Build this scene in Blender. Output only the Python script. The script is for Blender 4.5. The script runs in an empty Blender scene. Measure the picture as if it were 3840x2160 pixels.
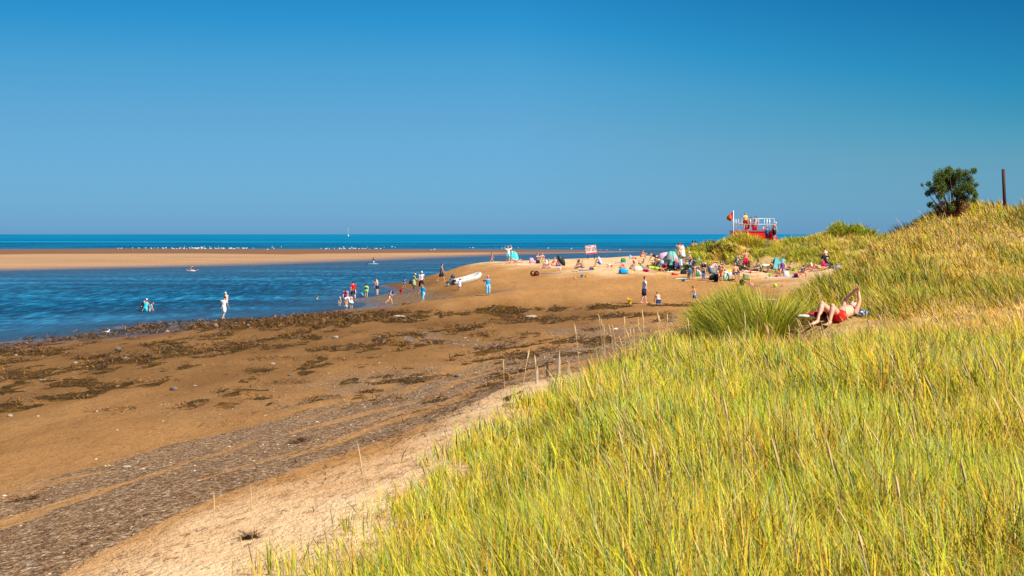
import bpy, bmesh, math, random
import numpy as np
from mathutils import Vector, Matrix
random.seed(7)
RNG = np.random.default_rng(11)
scene = bpy.context.scene
COL = scene.collection
FP = 5333.0          # focal length in photo pixels (3840 wide)
CX, HY = 1920.0, 878.0
EYE = 6.0
def PT(u, v, d):     # photo pixel at distance d -> world point
    return Vector(((u-CX)/FP*d, d, EYE-(v-HY)/FP*d))

# ---------------------------------------------------------------- camera
cam = bpy.data.cameras.new("camera"); camo = bpy.data.objects.new("camera", cam); COL.objects.link(camo)
cam.lens = 50; cam.sensor_width = 36; cam.shift_y = -(1080-HY)/3840.0
camo.location = (0, 0, EYE); camo.rotation_euler = (math.radians(90), 0, 0)
cam.clip_start = 0.1; cam.clip_end = 120000
cam.dof.use_dof = True; cam.dof.focus_distance = 55; cam.dof.aperture_fstop = 13.0
scene.camera = camo
scene.view_settings.view_transform = 'Standard'; scene.view_settings.look = 'None'
scene.view_settings.exposure = 0.60; scene.view_settings.gamma = 1.0
scene.render.film_transparent = False
try:
    scene.cycles.max_bounces = 6; scene.cycles.transparent_max_bounces = 8
except Exception: pass

# ---------------------------------------------------------------- sun and sky
SUN_EL = math.radians(45); SUN_AZ = math.radians(125)      # azimuth clockwise from +Y
sd = Vector((math.sin(SUN_AZ)*math.cos(SUN_EL), math.cos(SUN_AZ)*math.cos(SUN_EL), math.sin(SUN_EL)))
sl = bpy.data.lights.new("sun", 'SUN'); sl.energy = 4.8; sl.angle = math.radians(0.5); sl.color = (1.0, 0.93, 0.80)
so = bpy.data.objects.new("sun", sl); COL.objects.link(so)
so.rotation_euler = (-sd).to_track_quat('-Z', 'Y').to_euler()
world = bpy.data.worlds.new("World"); scene.world = world; world.use_nodes = True
nt = world.node_tree; nt.nodes.clear()
wout = nt.nodes.new('ShaderNodeOutputWorld'); bg = nt.nodes.new('ShaderNodeBackground')
sky = nt.nodes.new('ShaderNodeTexSky'); sky.sky_type = 'NISHITA'; sky.sun_disc = False
sky.sun_elevation = SUN_EL; sky.sun_rotation = SUN_AZ; sky.air_density = 1.0; sky.dust_density = 0.3; sky.ozone_density = 3.0
tc = nt.nodes.new('ShaderNodeTexCoord'); sep = nt.nodes.new('ShaderNodeSeparateXYZ')
nt.links.new(tc.outputs['Generated'], sep.inputs[0])
ramp = nt.nodes.new('ShaderNodeValToRGB'); cr = ramp.color_ramp
cr.elements[0].position = 0.0; cr.elements[0].color = (0.17, 0.41, 0.90, 1)
cr.elements[1].position = 1.0; cr.elements[1].color = (0.006, 0.295, 0.53, 1)
for p, c in ((0.16, (.185,.425,.76)), (0.333, (.195,.445,.675)), (0.48, (.145,.470,.675)), (0.62, (.064,.450,.68)), (0.80, (.036,.37,.61))):
    e = cr.elements.new(p); e.color = (*c, 1)
def wm(op, a, b=None, c=None, clamp=False):
    n = nt.nodes.new('ShaderNodeMath'); n.operation = op; n.use_clamp = clamp
    for i, v in enumerate((a, b, c)):
        if v is None: continue
        if isinstance(v, (int, float)): n.inputs[i].default_value = v
        else: nt.links.new(v, n.inputs[i])
    return n.outputs[0]
X_, Z_ = sep.outputs['X'], sep.outputs['Z']
slant = wm('MULTIPLY', wm('MULTIPLY', wm('MAXIMUM', X_, 0.0), 0.62), wm('MULTIPLY', Z_, 14.0, clamp=True))
nt.links.new(wm('MULTIPLY_ADD', Z_, 4.16, slant), ramp.inputs[0])
lsc = wm('MULTIPLY_ADD', wm('MAXIMUM', wm('MINIMUM', X_, 0.0), -.6), .35, wm('MULTIPLY_ADD', wm('MULTIPLY', wm('MAXIMUM', X_, 0.0), wm('MULTIPLY', Z_, 12.0, clamp=True)), -.55, 1.0))
mul = nt.nodes.new('ShaderNodeMix'); mul.data_type = 'RGBA'; mul.blend_type = 'MULTIPLY'; mul.inputs[0].default_value = 1.0
nt.links.new(sky.outputs[0], mul.inputs[6]); nt.links.new(ramp.outputs[0], mul.inputs[7])
nt.links.new(wm('MULTIPLY', lsc, .099), bg.inputs[1])
nt.links.new(mul.outputs[2], bg.inputs[0]); nt.links.new(bg.outputs[0], wout.inputs[0])

# ---------------------------------------------------------------- noise and terrain
def _h(ix, iy, s):
    n = (ix*374761393 + iy*668265263 + s*1442695041) & 0xffffffff
    n = ((n ^ (n >> 13))*1274126177) & 0xffffffff
    return ((n ^ (n >> 16)) & 0xffff)/65535.0
def vnoise(x, y, s=0):
    x = np.asarray(x, float); y = np.asarray(y, float)
    ix = np.floor(x).astype(np.int64); iy = np.floor(y).astype(np.int64)
    fx = x-ix; fy = y-iy; fx = fx*fx*(3-2*fx); fy = fy*fy*(3-2*fy)
    return (_h(ix,iy,s)*(1-fx)+_h(ix+1,iy,s)*fx)*(1-fy)+(_h(ix,iy+1,s)*(1-fx)+_h(ix+1,iy+1,s)*fx)*fy
def fbm(x, y, s=0, o=4):
    r = 0; a = 0.5; t = 0
    for k in range(o):
        r = r+a*vnoise(np.asarray(x)*2**k+k*17.3, np.asarray(y)*2**k-k*9.1, s+k); t += a; a *= 0.5
    return r/t                                                     # 0..1
def sstep(a, b, x):
    t = np.clip((x-a)/(b-a), 0, 1); return t*t*(3-2*t)

CP = []
def cz(z, pts):
    for p in pts: CP.append((p[0], p[1], z))
cz(0.0, [(-42,0),(-40,30),(-36,60),(-28.4,79),(-25.6,84.9),(-22.9,86.7),(-24.2,89.4),(-25.5,92.4),(-22,96.4),(-20,98.2),(-17.3,102.6),(-14.8,106.7),
  (-13.8,112.7),(-12.3,118.5),(-14,127),(-14.6,132),(-13.0,138),(-12.7,145),(-12.6,152)])
cz(2.5, [(-5.5,-6),(-5.2,5),(-4.6,14.6),(-4.2,18.3),(-3.5,20.5),(-2.6,22.7),(-1.55,25.9),(-.12,32.6),(2.5,41),(5.4,50),(11,66),(15.7,80),(18,100),(16.5,119),(10,141)])
cz(1.6, [(-11.5,-6),(-11,5),(-10.5,15),(-9.25,25.7),(-8.1,28.5),(-6.2,32.5),(-3.8,39),(-.2,52),(6.6,73),(11.6,89)])
cz(0.75,[(-26,10),(-22,40),(-15,60),(-8,75),(0,92)])
for u,d,z in [(1450,167,.1),(1540,166,.5),(1592,166,1.0),(1644,167,1.4),(1702,162,2.0),(1780,167,2.5),(1900,164,2.9),(2100,165,3.0),(2300,172,3.0),(2540,178,3.0),(2800,180,3.2),(3100,180,3.3),(3600,180,3.3),
   (1400,175,-.5),(1500,188,-.8),(1600,194,-.9),(1700,196,-1.0),(1900,192,-1.0),(2100,193,-1.0),(2300,200,-1.0),(2600,207,-1.0),(3000,210,-1.0),(3600,210,-1.0),
   (2415,91.5,1.56),(2468,90,1.55),(1585,102,1.16),(1830,99.5,1.73),(1656,137,1.4),(1580,130,.9),(1745,122,1.6),(2800,105,2.25),(2797,113,3.05),
   (2650,110,2.51),(2930,118,2.57),(2166,127,2.95),(2290,130,3.03),(2000,130,2.17),(3100,120,3.25),(3300,118,3.2),(1460,121,.15),(1700,112,.72),(1500,112,.3),(1620,108,.62),
   (0,117,-1.5),(600,144,-1.6),(1000,176,-1.6),(1300,242,-1.8),(1700,313,-1.8),(2200,390,-1.8),(2800,390,-1.5),(840,101,-.14),(545,110,-.75),(850,122,-.85),
   (300,96,-.35),(1200,122,-.45),(1290,117,-.18),(1325,140,-.3),(1370,146,-.3),(-900,110,-1.5),(-900,300,-1.8),(0,500,-1.2),(1500,520,-1.2),(2500,500,-1.2),(3600,500,-1.2),(3600,300,-1.5)]:
    CP.append(((u-CX)/FP*d, d, z))
for p in [(-2.1,13,2.8),(-1.45,18.5,2.8),(-.75,25,2.8),(.2,30,2.75),(-2.6,5,2.9),(6,10,3.2),(10,30,3),(20,60,3),(30,90,3),(0,-6,3.2),(20,-6,3.5),(50,100,3.2),(60,150,3.4),(-60,0,-1.5),(-60,60,-1.5)]: CP.append(p)
CP = np.array(CP)
def _pq(x, y):
    x = np.asarray(x, float); y = np.asarray(y, float)
    return x/(y+16)*7.0, np.log(y+16)*3.2
_a, _b = _pq(CP[:,0], CP[:,1])
_C2 = 0.06**2
def _ker(a, b): return np.sqrt((a[:,None]-_a[None,:])**2+(b[:,None]-_b[None,:])**2+_C2)
_n = len(CP); _M = np.zeros((_n+3,_n+3)); _M[:_n,:_n] = -_ker(_a,_b); _P = np.stack([np.ones(_n),_a,_b],1)
_M[:_n,_n:] = _P; _M[_n:,:_n] = _P.T; _M[:_n,:_n] -= np.eye(_n)*0.002
_W = np.linalg.solve(_M, np.concatenate([CP[:,2],[0,0,0]]))
def beach(x, y):
    x = np.asarray(x, float); y = np.asarray(y, float); sh = x.shape
    a, b = _pq(x.ravel(), y.ravel()); out = np.empty(a.size)
    for i in range(0, a.size, 60000):
        A = a[i:i+60000]; B = b[i:i+60000]
        out[i:i+60000] = -_ker(A,B)@_W[:_n]+_W[_n]+_W[_n+1]*A+_W[_n+2]*B
    return out.reshape(sh)

def seg_dist(x, y, pts):      # distance to polyline + interpolated value along it + signed side
    best = np.full(np.shape(x), 1e9); val = np.zeros(np.shape(x)); side = np.zeros(np.shape(x))
    for (x0,y0,z0),(x1,y1,z1) in zip(pts[:-1], pts[1:]):
        dx, dy = x1-x0, y1-y0; L = dx*dx+dy*dy
        t = np.clip(((x-x0)*dx+(y-y0)*dy)/L, 0, 1)
        d = np.hypot(x-x0-t*dx, y-y0-t*dy); m = d < best
        best = np.where(m, d, best); val = np.where(m, z0+t*(z1-z0), val)
        side = np.where(m, np.sign(dx*(y-y0)-dy*(x-x0)), side)
    return best, val, side
def poly_sdf(x, y, pts):      # >0 outside
    best = np.full(np.shape(x), 1e9); ins = np.zeros(np.shape(x), bool)
    n = len(pts)
    for i in range(n):
        x0,y0 = pts[i]; x1,y1 = pts[(i+1)%n]
        dx, dy = x1-x0, y1-y0; L = dx*dx+dy*dy
        t = np.clip(((x-x0)*dx+(y-y0)*dy)/L, 0, 1)
        best = np.minimum(best, np.hypot(x-x0-t*dx, y-y0-t*dy))
        if y0 != y1: ins ^= ((y0 > y) != (y1 > y)) & (x < (x1-x0)*(y-y0)/(y1-y0)+x0)
    return np.where(ins, -best, best)
DA = [(-.8,-5),(-.5,3),(.0,8),(.7,13),(1.2,18),(1.7,23),(2.3,27.5),(3.6,32),(5.6,34.5),(9,37),(20,40),(34,34),(34,-5)]
DB = [(7.5,36,3.7),(11,43,4.5),(14.6,52,5.3),(17,58,5.85),(19.3,62,6.55),(22,63.5,7.05),(30,66,7.4),(46,68,7.5)]
DC = [(16.2,129,4.3),(18,130,5.05),(19,130,5.25),(21.0,131,5.35),(23.3,131,5.1),(25.7,131,5.35),(27.4,131,5.55),(29.2,131,5.9),(30,131,6.0),(31.7,130,5.95),(33.2,130,5.7),(35,130,5.6),(40,128,5.5),(56,120,5.7)]
SB = [((u-CX)/FP*32000/(v-HY), 32000/(v-HY)) for u,v in [(-1400,1044),(0,1017),(480,1006),(960,995),(1500,975),(1800,962),(1950,957),(2100,951.5),(2420,943.5),(2250,939),(1500,935.5),(1000,934.5),(500,933),(0,936),(-1400,939)]]
def smax(a, b, k): 
    h = np.clip(0.5+0.5*(a-b)/k, 0, 1); return b*(1-h)+a*h+k*h*(1-h)
def height(x, y, parts=False):
    x = np.asarray(x, float); y = np.asarray(y, float)
    b = beach(x, y)
    b = b+np.where(b > 0, 1, .3)*(fbm(x*.35, y*.16, 3, 3)-.5)*0.16*sstep(-.3, .8, b)
    sa = poly_sdf(x, y, DA)
    za = 4.12-.036*y+.115*np.clip(x,-2,26)+.35*np.exp(-(y/8)**2)
    za = za+(fbm(x*.33, y*.30, 21, 3)-.5)*.62
    lie = np.exp(-(((x-7.1)/1.15)**2+((y-30.6)/1.0)**2)**2)                # trodden hollow where the man lies
    za = za*(1-lie)+(4.05+.22*(y-30.3))*lie
    a = za-.6*np.clip(sa+.25*(fbm(x*.8,y*.8,5,2)-.5)*2, 0, None)
    db, vb, sb_ = seg_dist(x, y, DB)
    bb = vb-np.where(sb_ > 0, .72, .30)*np.clip(db-.8,0,None)+(fbm(x*.26, y*.22, 31, 4)-.5)*1.5
    dc, vc, sc_ = seg_dist(x, y, DC)
    hum = (fbm(x*.42, y*.26, 41, 3)-.5)*1.7*sstep(.6,3.5,dc)+(fbm(x*.9,y*.5,42,2)-.5)*.5
    edge = 1+.5*sstep(19, 15, x)*1.2
    c = vc-np.where(sc_ > 0, .3, .21)*edge*np.clip(dc-1.0,0,None)+hum*sstep(10,5,dc)*.9
    scarp = np.exp(-(((x-19.6)/2.2)**2+((y-125.4)/1.3)**2))                # eroded hollow under the turf
    c = c-scarp*1.3
    s = poly_sdf(x, y, SB)
    bar = np.clip(-s*.012, -1.5, .42)+(fbm(x*.03, y*.012, 51, 3)-.5)*.10*sstep(2,-20,s)
    pool = np.exp(-(((x+15-(y-440)*0)/14)**2+((y-482)/9)**2)) 
    bar = bar-.5*pool*(s < 0)
    h = smax(b, bar, .05)
    hd = smax(smax(a, bb, .5), c, .3)
    out = smax(h, hd, .3)
    if parts: return out, h, a, bb, c, s
    return out
_vu = ([-600,0,400,700,960,1300,1600,1920,2200,2600,3000],[1880,1800,1725,1650,1580,1490,1415,1338,1285,1228,1180])
_vl = ([-600,0,250,500,750,1000,1300,1600,1760,1920,2300,3000],[2700,2330,2160,2010,1885,1790,1690,1590,1520,1445,1370,1300])
def fields(x, y, z):
    u = CX+x/np.maximum(y,.5)*FP; v = HY+(EYE-z)/np.maximum(y,.5)*FP
    vu = np.interp(u, *_vu); vl = np.interp(u, *_vl); w = (v-vu)/(vl-vu)
    n = fbm(x*.5, y*.25, 61, 4)-.5; n2 = fbm(x*1.6, y*1.0, 63, 3)-.5
    st = fbm(w*12+n*2.6, x*.30+y*.06, 62, 4)
    g = sstep(-.06, .10, w+n*.22)*sstep(1.06, .92, w+n*.16)*(.30+.70*sstep(.34, .60, st+.06*(.55-np.abs(w-.42))))
    g2 = sstep(.46,.62, fbm(x*.28, y*.11, 64, 4))*sstep(-.75,-.3,w)*sstep(.05,-.08,w)*.55
    g3 = sstep(.5,.62, fbm(x*.2, y*.07, 65, 3))*(u > 1500)*sstep(1210,1235,v)*sstep(.0,-.1,w)*.6
    grav = np.clip(np.maximum(np.maximum(g, g2), g3), 0, 1)*(y < 90)
    gz = lambda a, b, su, sv: np.exp(-((u-a)/su)**2-((v-b)/sv)**2)
    wn = fbm(x*.5, y*.13, 71, 4)-.5; wf = fbm(x*1.7, y*.6, 72, 3)-.5
    shore = np.interp(u, [0,310,490,560,840,1180,1300,1700], [1296,1272,1240,1236,1214,1190,1182,1178])
    W = .95*np.exp(-((v-shore)/np.interp(u,[0,600,1200],[16,24,18]))**2)*(u < 1500)
    line = np.interp(u, [900,1300,1700,1900,2300,2700,2900], [1235,1200,1172,1166,1150,1142,1140]); th = np.interp(u, [900,1500,1900,2300,2700], [42,32,17,7,4])
    W = np.maximum(W, np.interp(u,[850,1000,1900,2700],[0,.70,.92,.95])*np.exp(-((v-line)/th)**2)*(u > 850))
    W = np.maximum(W, .62*np.exp(-((v-np.interp(u,[1300,2000,2600],[1262,1200,1172]))/np.interp(u,[1300,2000,2600],[34,15,8]))**2)*(u > 1200)*(u < 2650))
    for a, b, su, sv, k in ((420,1352,190,26,.95),(700,1312,240,34,.85),(60,1402,110,26,.9),(330,1440,190,22,.9),(250,1492,170,20,.95),(70,1530,150,26,.9),(950,1300,230,34,.9),(1150,1255,260,36,.9),(1500,1300,190,24,.55),(100,1325,240,14,.6),(860,1360,200,16,.5)):
        W = np.maximum(W, k*gz(a, b, su, sv))
    wh = fbm(x*3.2, y*1.1, 73, 2)-.5
    weed = sstep(.42, .58, W*.82+wn*1.25+wf*.95+wh*.35-.02)*(W > .05)
    weed = np.maximum(weed, .8*sstep(.12,.20,wf*.9+wn*.7)*sstep(1620,1480,v)*sstep(1190,1250,v)*(u < 2300))
    return grav, np.clip(weed, 0, 1)*(y < 116)
def hz(x, y): return float(height(np.array([x]), np.array([y]))[0])
def ground(u, v, dmin=62, dmax=330, n=900):
    d = dmin*np.exp(np.linspace(0, math.log(dmax/dmin), n))
    z = EYE-(v-HY)/FP*d; h = height((u-CX)/FP*d, d)
    i = np.argmax(h >= z)
    if not (h[i] >= z[i]): i = int(np.argmin(z-h))
    if i > 0 and h[i] >= z[i]:
        f0 = z[i-1]-h[i-1]; f1 = z[i]-h[i]; t = f0/(f0-f1) if f0 != f1 else 0
        dd = d[i-1]+(d[i]-d[i-1])*t
    else: dd = d[i]
    return Vector(((u-CX)/FP*dd, dd, float(EYE-(v-HY)/FP*dd) if h[i] >= z[i] else float(h[i])))

def mesh_grid(name, X, Y, Z):
    R, C = X.shape
    me = bpy.data.meshes.new(name)
    co = np.stack([X.ravel(), Y.ravel(), Z.ravel()], 1).astype(np.float32)
    i = (np.arange(R-1)[:,None]*C+np.arange(C-1)[None,:]).ravel()
    F = np.stack([i, i+1, i+C+1, i+C], 1).astype(np.int32)
    me.vertices.add(len(co)); me.vertices.foreach_set('co', co.ravel())
    me.loops.add(F.size); me.loops.foreach_set('vertex_index', F.ravel())
    me.polygons.add(len(F)); me.polygons.foreach_set('loop_start', np.arange(0, F.size, 4, dtype=np.int32))
    me.polygons.foreach_set('loop_total', np.full(len(F), 4, dtype=np.int32))
    me.update(calc_edges=True); me.shade_smooth()
    return me
def attr(me, name, arr):
    a = me.attributes.new(name, 'FLOAT', 'POINT'); a.data.foreach_set('value', np.asarray(arr, np.float32).ravel())
def link(o, parent=None):
    COL.objects.link(o)
    if parent is not None: o.parent = parent
    return o
# ---------------------------------------------------------------- ground mesh
ty = np.linspace(0, 1, 900)
ys = (16*np.exp(ty*math.log(640/10))-16)-6+0
ys = np.concatenate([np.linspace(-6, 12, 60)[:-1], 12+(np.exp(np.linspace(0, math.log((640+6)/(12+6)), 760))*18-18)])
xs = np.linspace(-1, 1, 620)
Xg = xs[None,:]*(ys[:,None]+15)*.52; Yg = np.repeat(ys[:,None], len(xs), 1)
Zg, Hb, Ha, Hbb, Hc, Sb = height(Xg, Yg, True)
dune = np.maximum(np.maximum(Ha, Hbb), Hc)
dmask = sstep(-.35, .25, dune-Hb)
barm = sstep(4, -6, Sb)
nz = (fbm(Xg*.5, Yg*.25, 61, 4)-.5)
# photographed bands, all by height above the water
dry = sstep(2.45, 2.75, Hb+nz*.5)*(Yg < 330)
dry = np.where(Yg > 85, sstep(2.35, 2.9, Hb+nz*.5), dry)
_Vb = HY+(EYE-Zg)/np.maximum(Yg,.5)*FP; _Ub = CX+Xg/np.maximum(Yg,.5)*FP; _nb = (fbm(Xg*.02, Yg*.02, 66, 3)-.5)
dry = np.where(Yg > 200, barm*(.85*sstep(-1.5, 1.5, _Vb-np.interp(_Ub,[0,700,1100,1500,2100],[955,952,955,947,944])+_nb*9)+.28*sstep(942,939,_Vb)*0)*sstep(-1,9,np.interp(_Ub,[0,480,960,1500,1950],[1017,1006,995,975,955])-_Vb)*.95+barm*.12*_nb, dry)
grav, weed = fields(Xg, Yg, Zg)
grav_b = sstep(.0, .1, Hb)*sstep(1.15, .75, Hb+nz*.5)*sstep(100, 108, Yg)*sstep(152, 146, Yg)
grav = np.clip(np.maximum(grav, grav_b*.9), 0, 1)*(1-dmask)
weed = weed*(1-dmask)*(Zg > -.05)
wet = np.clip(sstep(.30, .02, Zg), 0, 1)
pud = np.exp(-((((Xg+2.9)/4.2)**2+((Yg-109.5)/2.6)**2))**2)+np.exp(-((((Xg+9.0)/3.0)**2+((Yg-113)/2.0)**2))**2)+np.exp(-((((Xg+11.0)/2.6)**2+((Yg-133)/4.5)**2))**2)
wet = np.clip(wet+pud*.9, 0, 1)
gm = mesh_grid("ground", Xg, Yg, Zg)
for nme, a in (('dry',dry),('grav',grav),('weed',weed),('wet',wet),('dune',dmask),('bar',barm),('mid',sstep(.7,2.1,Hb+nz*.4))): attr(gm, nme, a)

# ---- node helpers
class NT:
    def __init__(s, m): s.t = m.node_tree; s.n = s.t.nodes; s.l = s.t.links
    def new(s, t, **k):
        n = s.n.new(t)
        for a, b in k.items(): setattr(n, a, b)
        return n
    def noise(s, vec, scale, detail=4, rough=.55, dist=0.0):
        n = s.new('ShaderNodeTexNoise'); n.inputs['Scale'].default_value = scale; n.inputs['Detail'].default_value = detail
        n.inputs['Roughness'].default_value = rough; n.inputs['Distortion'].default_value = dist
        if vec is not None: s.l.new(vec, n.inputs['Vector'])
        return n.outputs['Fac']
    def ramp(s, fac, stops):
        n = s.new('ShaderNodeValToRGB'); e = n.color_ramp.elements
        e[0].position, e[0].color = stops[0][0], (*stops[0][1], 1); e[1].position, e[1].color = stops[-1][0], (*stops[-1][1], 1)
        for p, c in stops[1:-1]: k = e.new(p); k.color = (*c, 1)
        s.l.new(fac, n.inputs[0]); return n.outputs[0]
    def mix(s, fac, a, b, mode='MIX'):
        n = s.new('ShaderNodeMix', data_type='RGBA', blend_type=mode)
        for i, v in ((0, fac), (6, a), (7, b)):
            if isinstance(v, (int, float)): n.inputs[i].default_value = v
            elif isinstance(v, tuple): n.inputs[i].default_value = (*v, 1)
            else: s.l.new(v, n.inputs[i])
        return n.outputs[2]
    def math(s, op, a, b=None, c=None, clamp=False):
        n = s.new('ShaderNodeMath', operation=op, use_clamp=clamp)
        for i, v in enumerate((a, b, c)):
            if v is None: continue
            if isinstance(v, (int, float)): n.inputs[i].default_value = v
            else: s.l.new(v, n.inputs[i])
        return n.outputs[0]
    def attr(s, name):
        n = s.new('ShaderNodeAttribute', attribute_name=name); return n
    def mapping(s, vec, scale):
        n = s.new('ShaderNodeMapping'); n.inputs['Scale'].default_value = scale; s.l.new(vec, n.inputs['Vector']); return n.outputs[0]
def newmat(name):
    m = bpy.data.materials.new(name); m.use_nodes = True
    m.node_tree.nodes.clear(); t = NT(m)
    out = t.new('ShaderNodeOutputMaterial'); b = t.new('ShaderNodeBsdfPrincipled'); t.l.new(b.outputs[0], out.inputs[0])
    return m, t, b, out

m, t, b, out = newmat("sand_and_shingle")
pos = t.new('ShaderNodeNewGeometry').outputs['Position']
fl = t.mapping(pos, (1, 1, .0))
n1 = t.noise(fl, .8, 6, .6); n2 = t.noise(fl, 9, 5, .65); n3 = t.noise(t.mapping(pos, (1,.25,0)), .35, 5, .6)
n4 = t.noise(fl, 45, 3, .7)
low = t.ramp(n3, [(.3, (.155,.076,.026)), (.55, (.235,.121,.044)), (.75, (.335,.182,.068))])
high = t.ramp(n3, [(.3, (.43,.215,.078)), (.55, (.53,.272,.098)), (.75, (.62,.335,.13))])
damp = t.mix(t.attr('mid').outputs['Fac'], low, high)
damp = t.mix(t.math('MULTIPLY', t.math('SUBTRACT', n2, .45, clamp=True), 1.6), damp, (.30,.135,.045))
pale = t.ramp(n1, [(.3, (.68,.42,.215)), (.5, (.80,.52,.285)), (.75, (.88,.62,.37))])
pale = t.mix(t.math('MULTIPLY', t.math('SUBTRACT', n2, .52, clamp=True), 2.2), pale, (.50,.29,.14))
dryf = t.attr('dry').outputs['Fac']
col = t.mix(dryf, damp, pale)
# scattered dark specks: footprints, dried weed and dark grains
vs = t.new('ShaderNodeTexVoronoi'); vs.inputs['Scale'].default_value = 3.2; t.l.new(t.mapping(pos, (1,.55,0)), vs.inputs['Vector'])
sp = t.math('LESS_THAN', vs.outputs['Distance'], t.math('MULTIPLY', t.math('SUBTRACT', t.noise(fl, .9, 3), .12), .55))
spn = t.math('MULTIPLY', sp, t.math('GREATER_THAN', n2, .5))
col = t.mix(t.math('MULTIPLY', spn, .55), col, (.16,.07,.03))
fp = t.noise(t.mapping(pos, (1,.7,0)), 2.3, 5, .75)
fpm = t.math('MULTIPLY', t.math('SUBTRACT', fp, .525, clamp=True), t.math('ADD', .2, t.math('MULTIPLY', t.attr('mid').outputs['Fac'], 3.2)))
col = t.mix(fpm, col, (.22,.095,.028))
# shingle
vg = t.new('ShaderNodeTexVoronoi'); vg.inputs['Scale'].default_value = 13; t.l.new(fl, vg.inputs['Vector'])
vg2 = t.new('ShaderNodeTexVoronoi'); vg2.inputs['Scale'].default_value = 30; t.l.new(fl, vg2.inputs['Vector'])
hs = t.new('ShaderNodeSeparateColor'); t.l.new(vg.outputs['Color'], hs.inputs[0])
hs2 = t.new('ShaderNodeSeparateColor'); t.l.new(vg2.outputs['Color'], hs2.inputs[0])
peb = t.ramp(hs.outputs[0], [(0, (.04,.02,.012)), (.3, (.14,.07,.034)), (.55, (.24,.135,.07)), (.8, (.36,.21,.10)), (.95, (.66,.50,.36))])
peb2 = t.ramp(hs2.outputs[0], [(0, (.04,.02,.012)), (.4, (.15,.082,.043)), (.75, (.28,.165,.085)), (1, (.85,.66,.48))])
pebc = t.mix(.5, peb, peb2)
gf = t.attr('grav').outputs['Fac']
gm_ = t.math('MULTIPLY', t.math('SUBTRACT', t.math('MULTIPLY', gf, 1.25), t.math('ADD', t.math('MULTIPLY', n4, .5), t.math('MULTIPLY', t.noise(fl, 3.0, 5, .7), .5))), 3.5, clamp=True)
gsoft = t.math('MULTIPLY', gf, .85)
col = t.mix(t.math('MAXIMUM', t.math('MULTIPLY', gm_, .9), t.math('MULTIPLY', gsoft, .5)), col, pebc)
wd = t.noise(t.mapping(pos, (1,.5,0)), 3.2, 7, .72)
wf = t.math('MULTIPLY', t.attr('weed').outputs['Fac'], 1.0)
wm = t.math('GREATER_THAN', t.math('ADD', wf, t.math('SUBTRACT', wd, .5)), .60)
wcol = t.ramp(t.noise(fl, 1.1, 5, .7), [(.30, (.025,.018,.010)), (.48, (.075,.045,.014)), (.6, (.19,.088,.014)), (.75, (.30,.155,.025))])
col = t.mix(t.math('MULTIPLY', wm, .9), col, wcol)
dn = t.attr('dune').outputs['Fac']
dcol = t.ramp(n1, [(.3, (.30,.20,.075)), (.5, (.46,.31,.12)), (.72, (.68,.45,.22))])
col = t.mix(dn, col, dcol)
barf = t.attr('bar').outputs['Fac']
bn = t.noise(t.mapping(pos, (.02,.10,0)), 1.0, 4, .6)
bcol = t.ramp(t.math('ADD', t.math('MULTIPLY', dryf, .75), t.math('MULTIPLY', t.math('SUBTRACT', bn, .5), .7)), [(.05, (.22,.112,.062)), (.35, (.32,.175,.095)), (.62, (.46,.275,.150)), (.9, (.51,.315,.180))])
col = t.mix(barf, col, bcol)
wt = t.attr('wet').outputs['Fac']
wetc = t.mix(.5, col, (.55,.5,.5), 'MULTIPLY')
col = t.mix(wt, col, wetc)
t.l.new(col, b.inputs['Base Color'])
t.l.new(t.math('SUBTRACT', .95, t.math('MULTIPLY', wt, .75)), b.inputs['Roughness'])
t.l.new(t.math('ADD', .04, t.math('MULTIPLY', wt, .35)), b.inputs['Specular IOR Level'])
bp = t.new('ShaderNodeBump'); bp.inputs['Strength'].default_value = 1.0; bp.inputs['Distance'].default_value = .13
hgt = t.math('ADD', t.math('MULTIPLY', t.math('MULTIPLY', n2, .32), t.math('SUBTRACT', 1.0, t.math('MULTIPLY', wt, .9))), t.math('ADD', t.math('ADD', t.math('MULTIPLY', n1, .8), t.math('MULTIPLY', fp, 1.0)), t.math('ADD', t.math('MULTIPLY', wm, t.math('MULTIPLY', wd, 1.6)), t.math('MULTIPLY', t.math('MULTIPLY', gf, hs.outputs[1]), .35))))
t.l.new(hgt, bp.inputs['Height']); t.l.new(bp.outputs[0], b.inputs['Normal'])
gm.materials.append(m); MAT_SAND = m
go = link(bpy.data.objects.new("ground", gm)); go['kind'] = 'structure'
# seabed and land beyond the detailed sheet, out to the horizon, well below the water
def ring(name, z, mat):
    X = np.array([[-60000,-400,400,60000]]*3, float); Y = np.array([[-3000]*4,[639.5]*4,[60000]*4], float)
    me = mesh_grid(name, X, Y, np.full(X.shape, z)); return me

# ---------------------------------------------------------------- water
wy = np.concatenate([np.linspace(20, 60, 20)[:-1], 60*np.exp(np.linspace(0, math.log(700/60), 420)), [1000,2000,5000,15000,60000]])
wx = np.linspace(-1, 1, 361)
wy = np.concatenate([np.linspace(-20, 20, 8)[:-1], wy])
Xw = wx[None,:]*(np.abs(wy[:,None])+120)*1.0; Yw = np.repeat(wy[:,None], len(wx), 1)
inb = Yw < 640
Dw = np.where(inb, -height(Xw, np.minimum(Yw, 640)), 3.0)
Dw = np.where((Yw > 560), np.maximum(Dw, (Yw-540)*.012), Dw)
wmz = np.zeros(Xw.shape)
wme = mesh_grid("water", Xw, Yw, wmz)
attr(wme, 'depth', np.clip(Dw, 0, 5))
m, t, b, out = newmat("sea_water")
pos = t.new('ShaderNodeNewGeometry').outputs['Position']
sp_ = t.new('ShaderNodeSeparateXYZ'); t.l.new(pos, sp_.inputs[0])
w1 = t.noise(t.mapping(pos, (.75,.17,0)), 1.0, 6, .74, .5)
w5 = t.noise(t.mapping(pos, (2.2,.30,0)), 1.0, 3, .6, .2)
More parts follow.
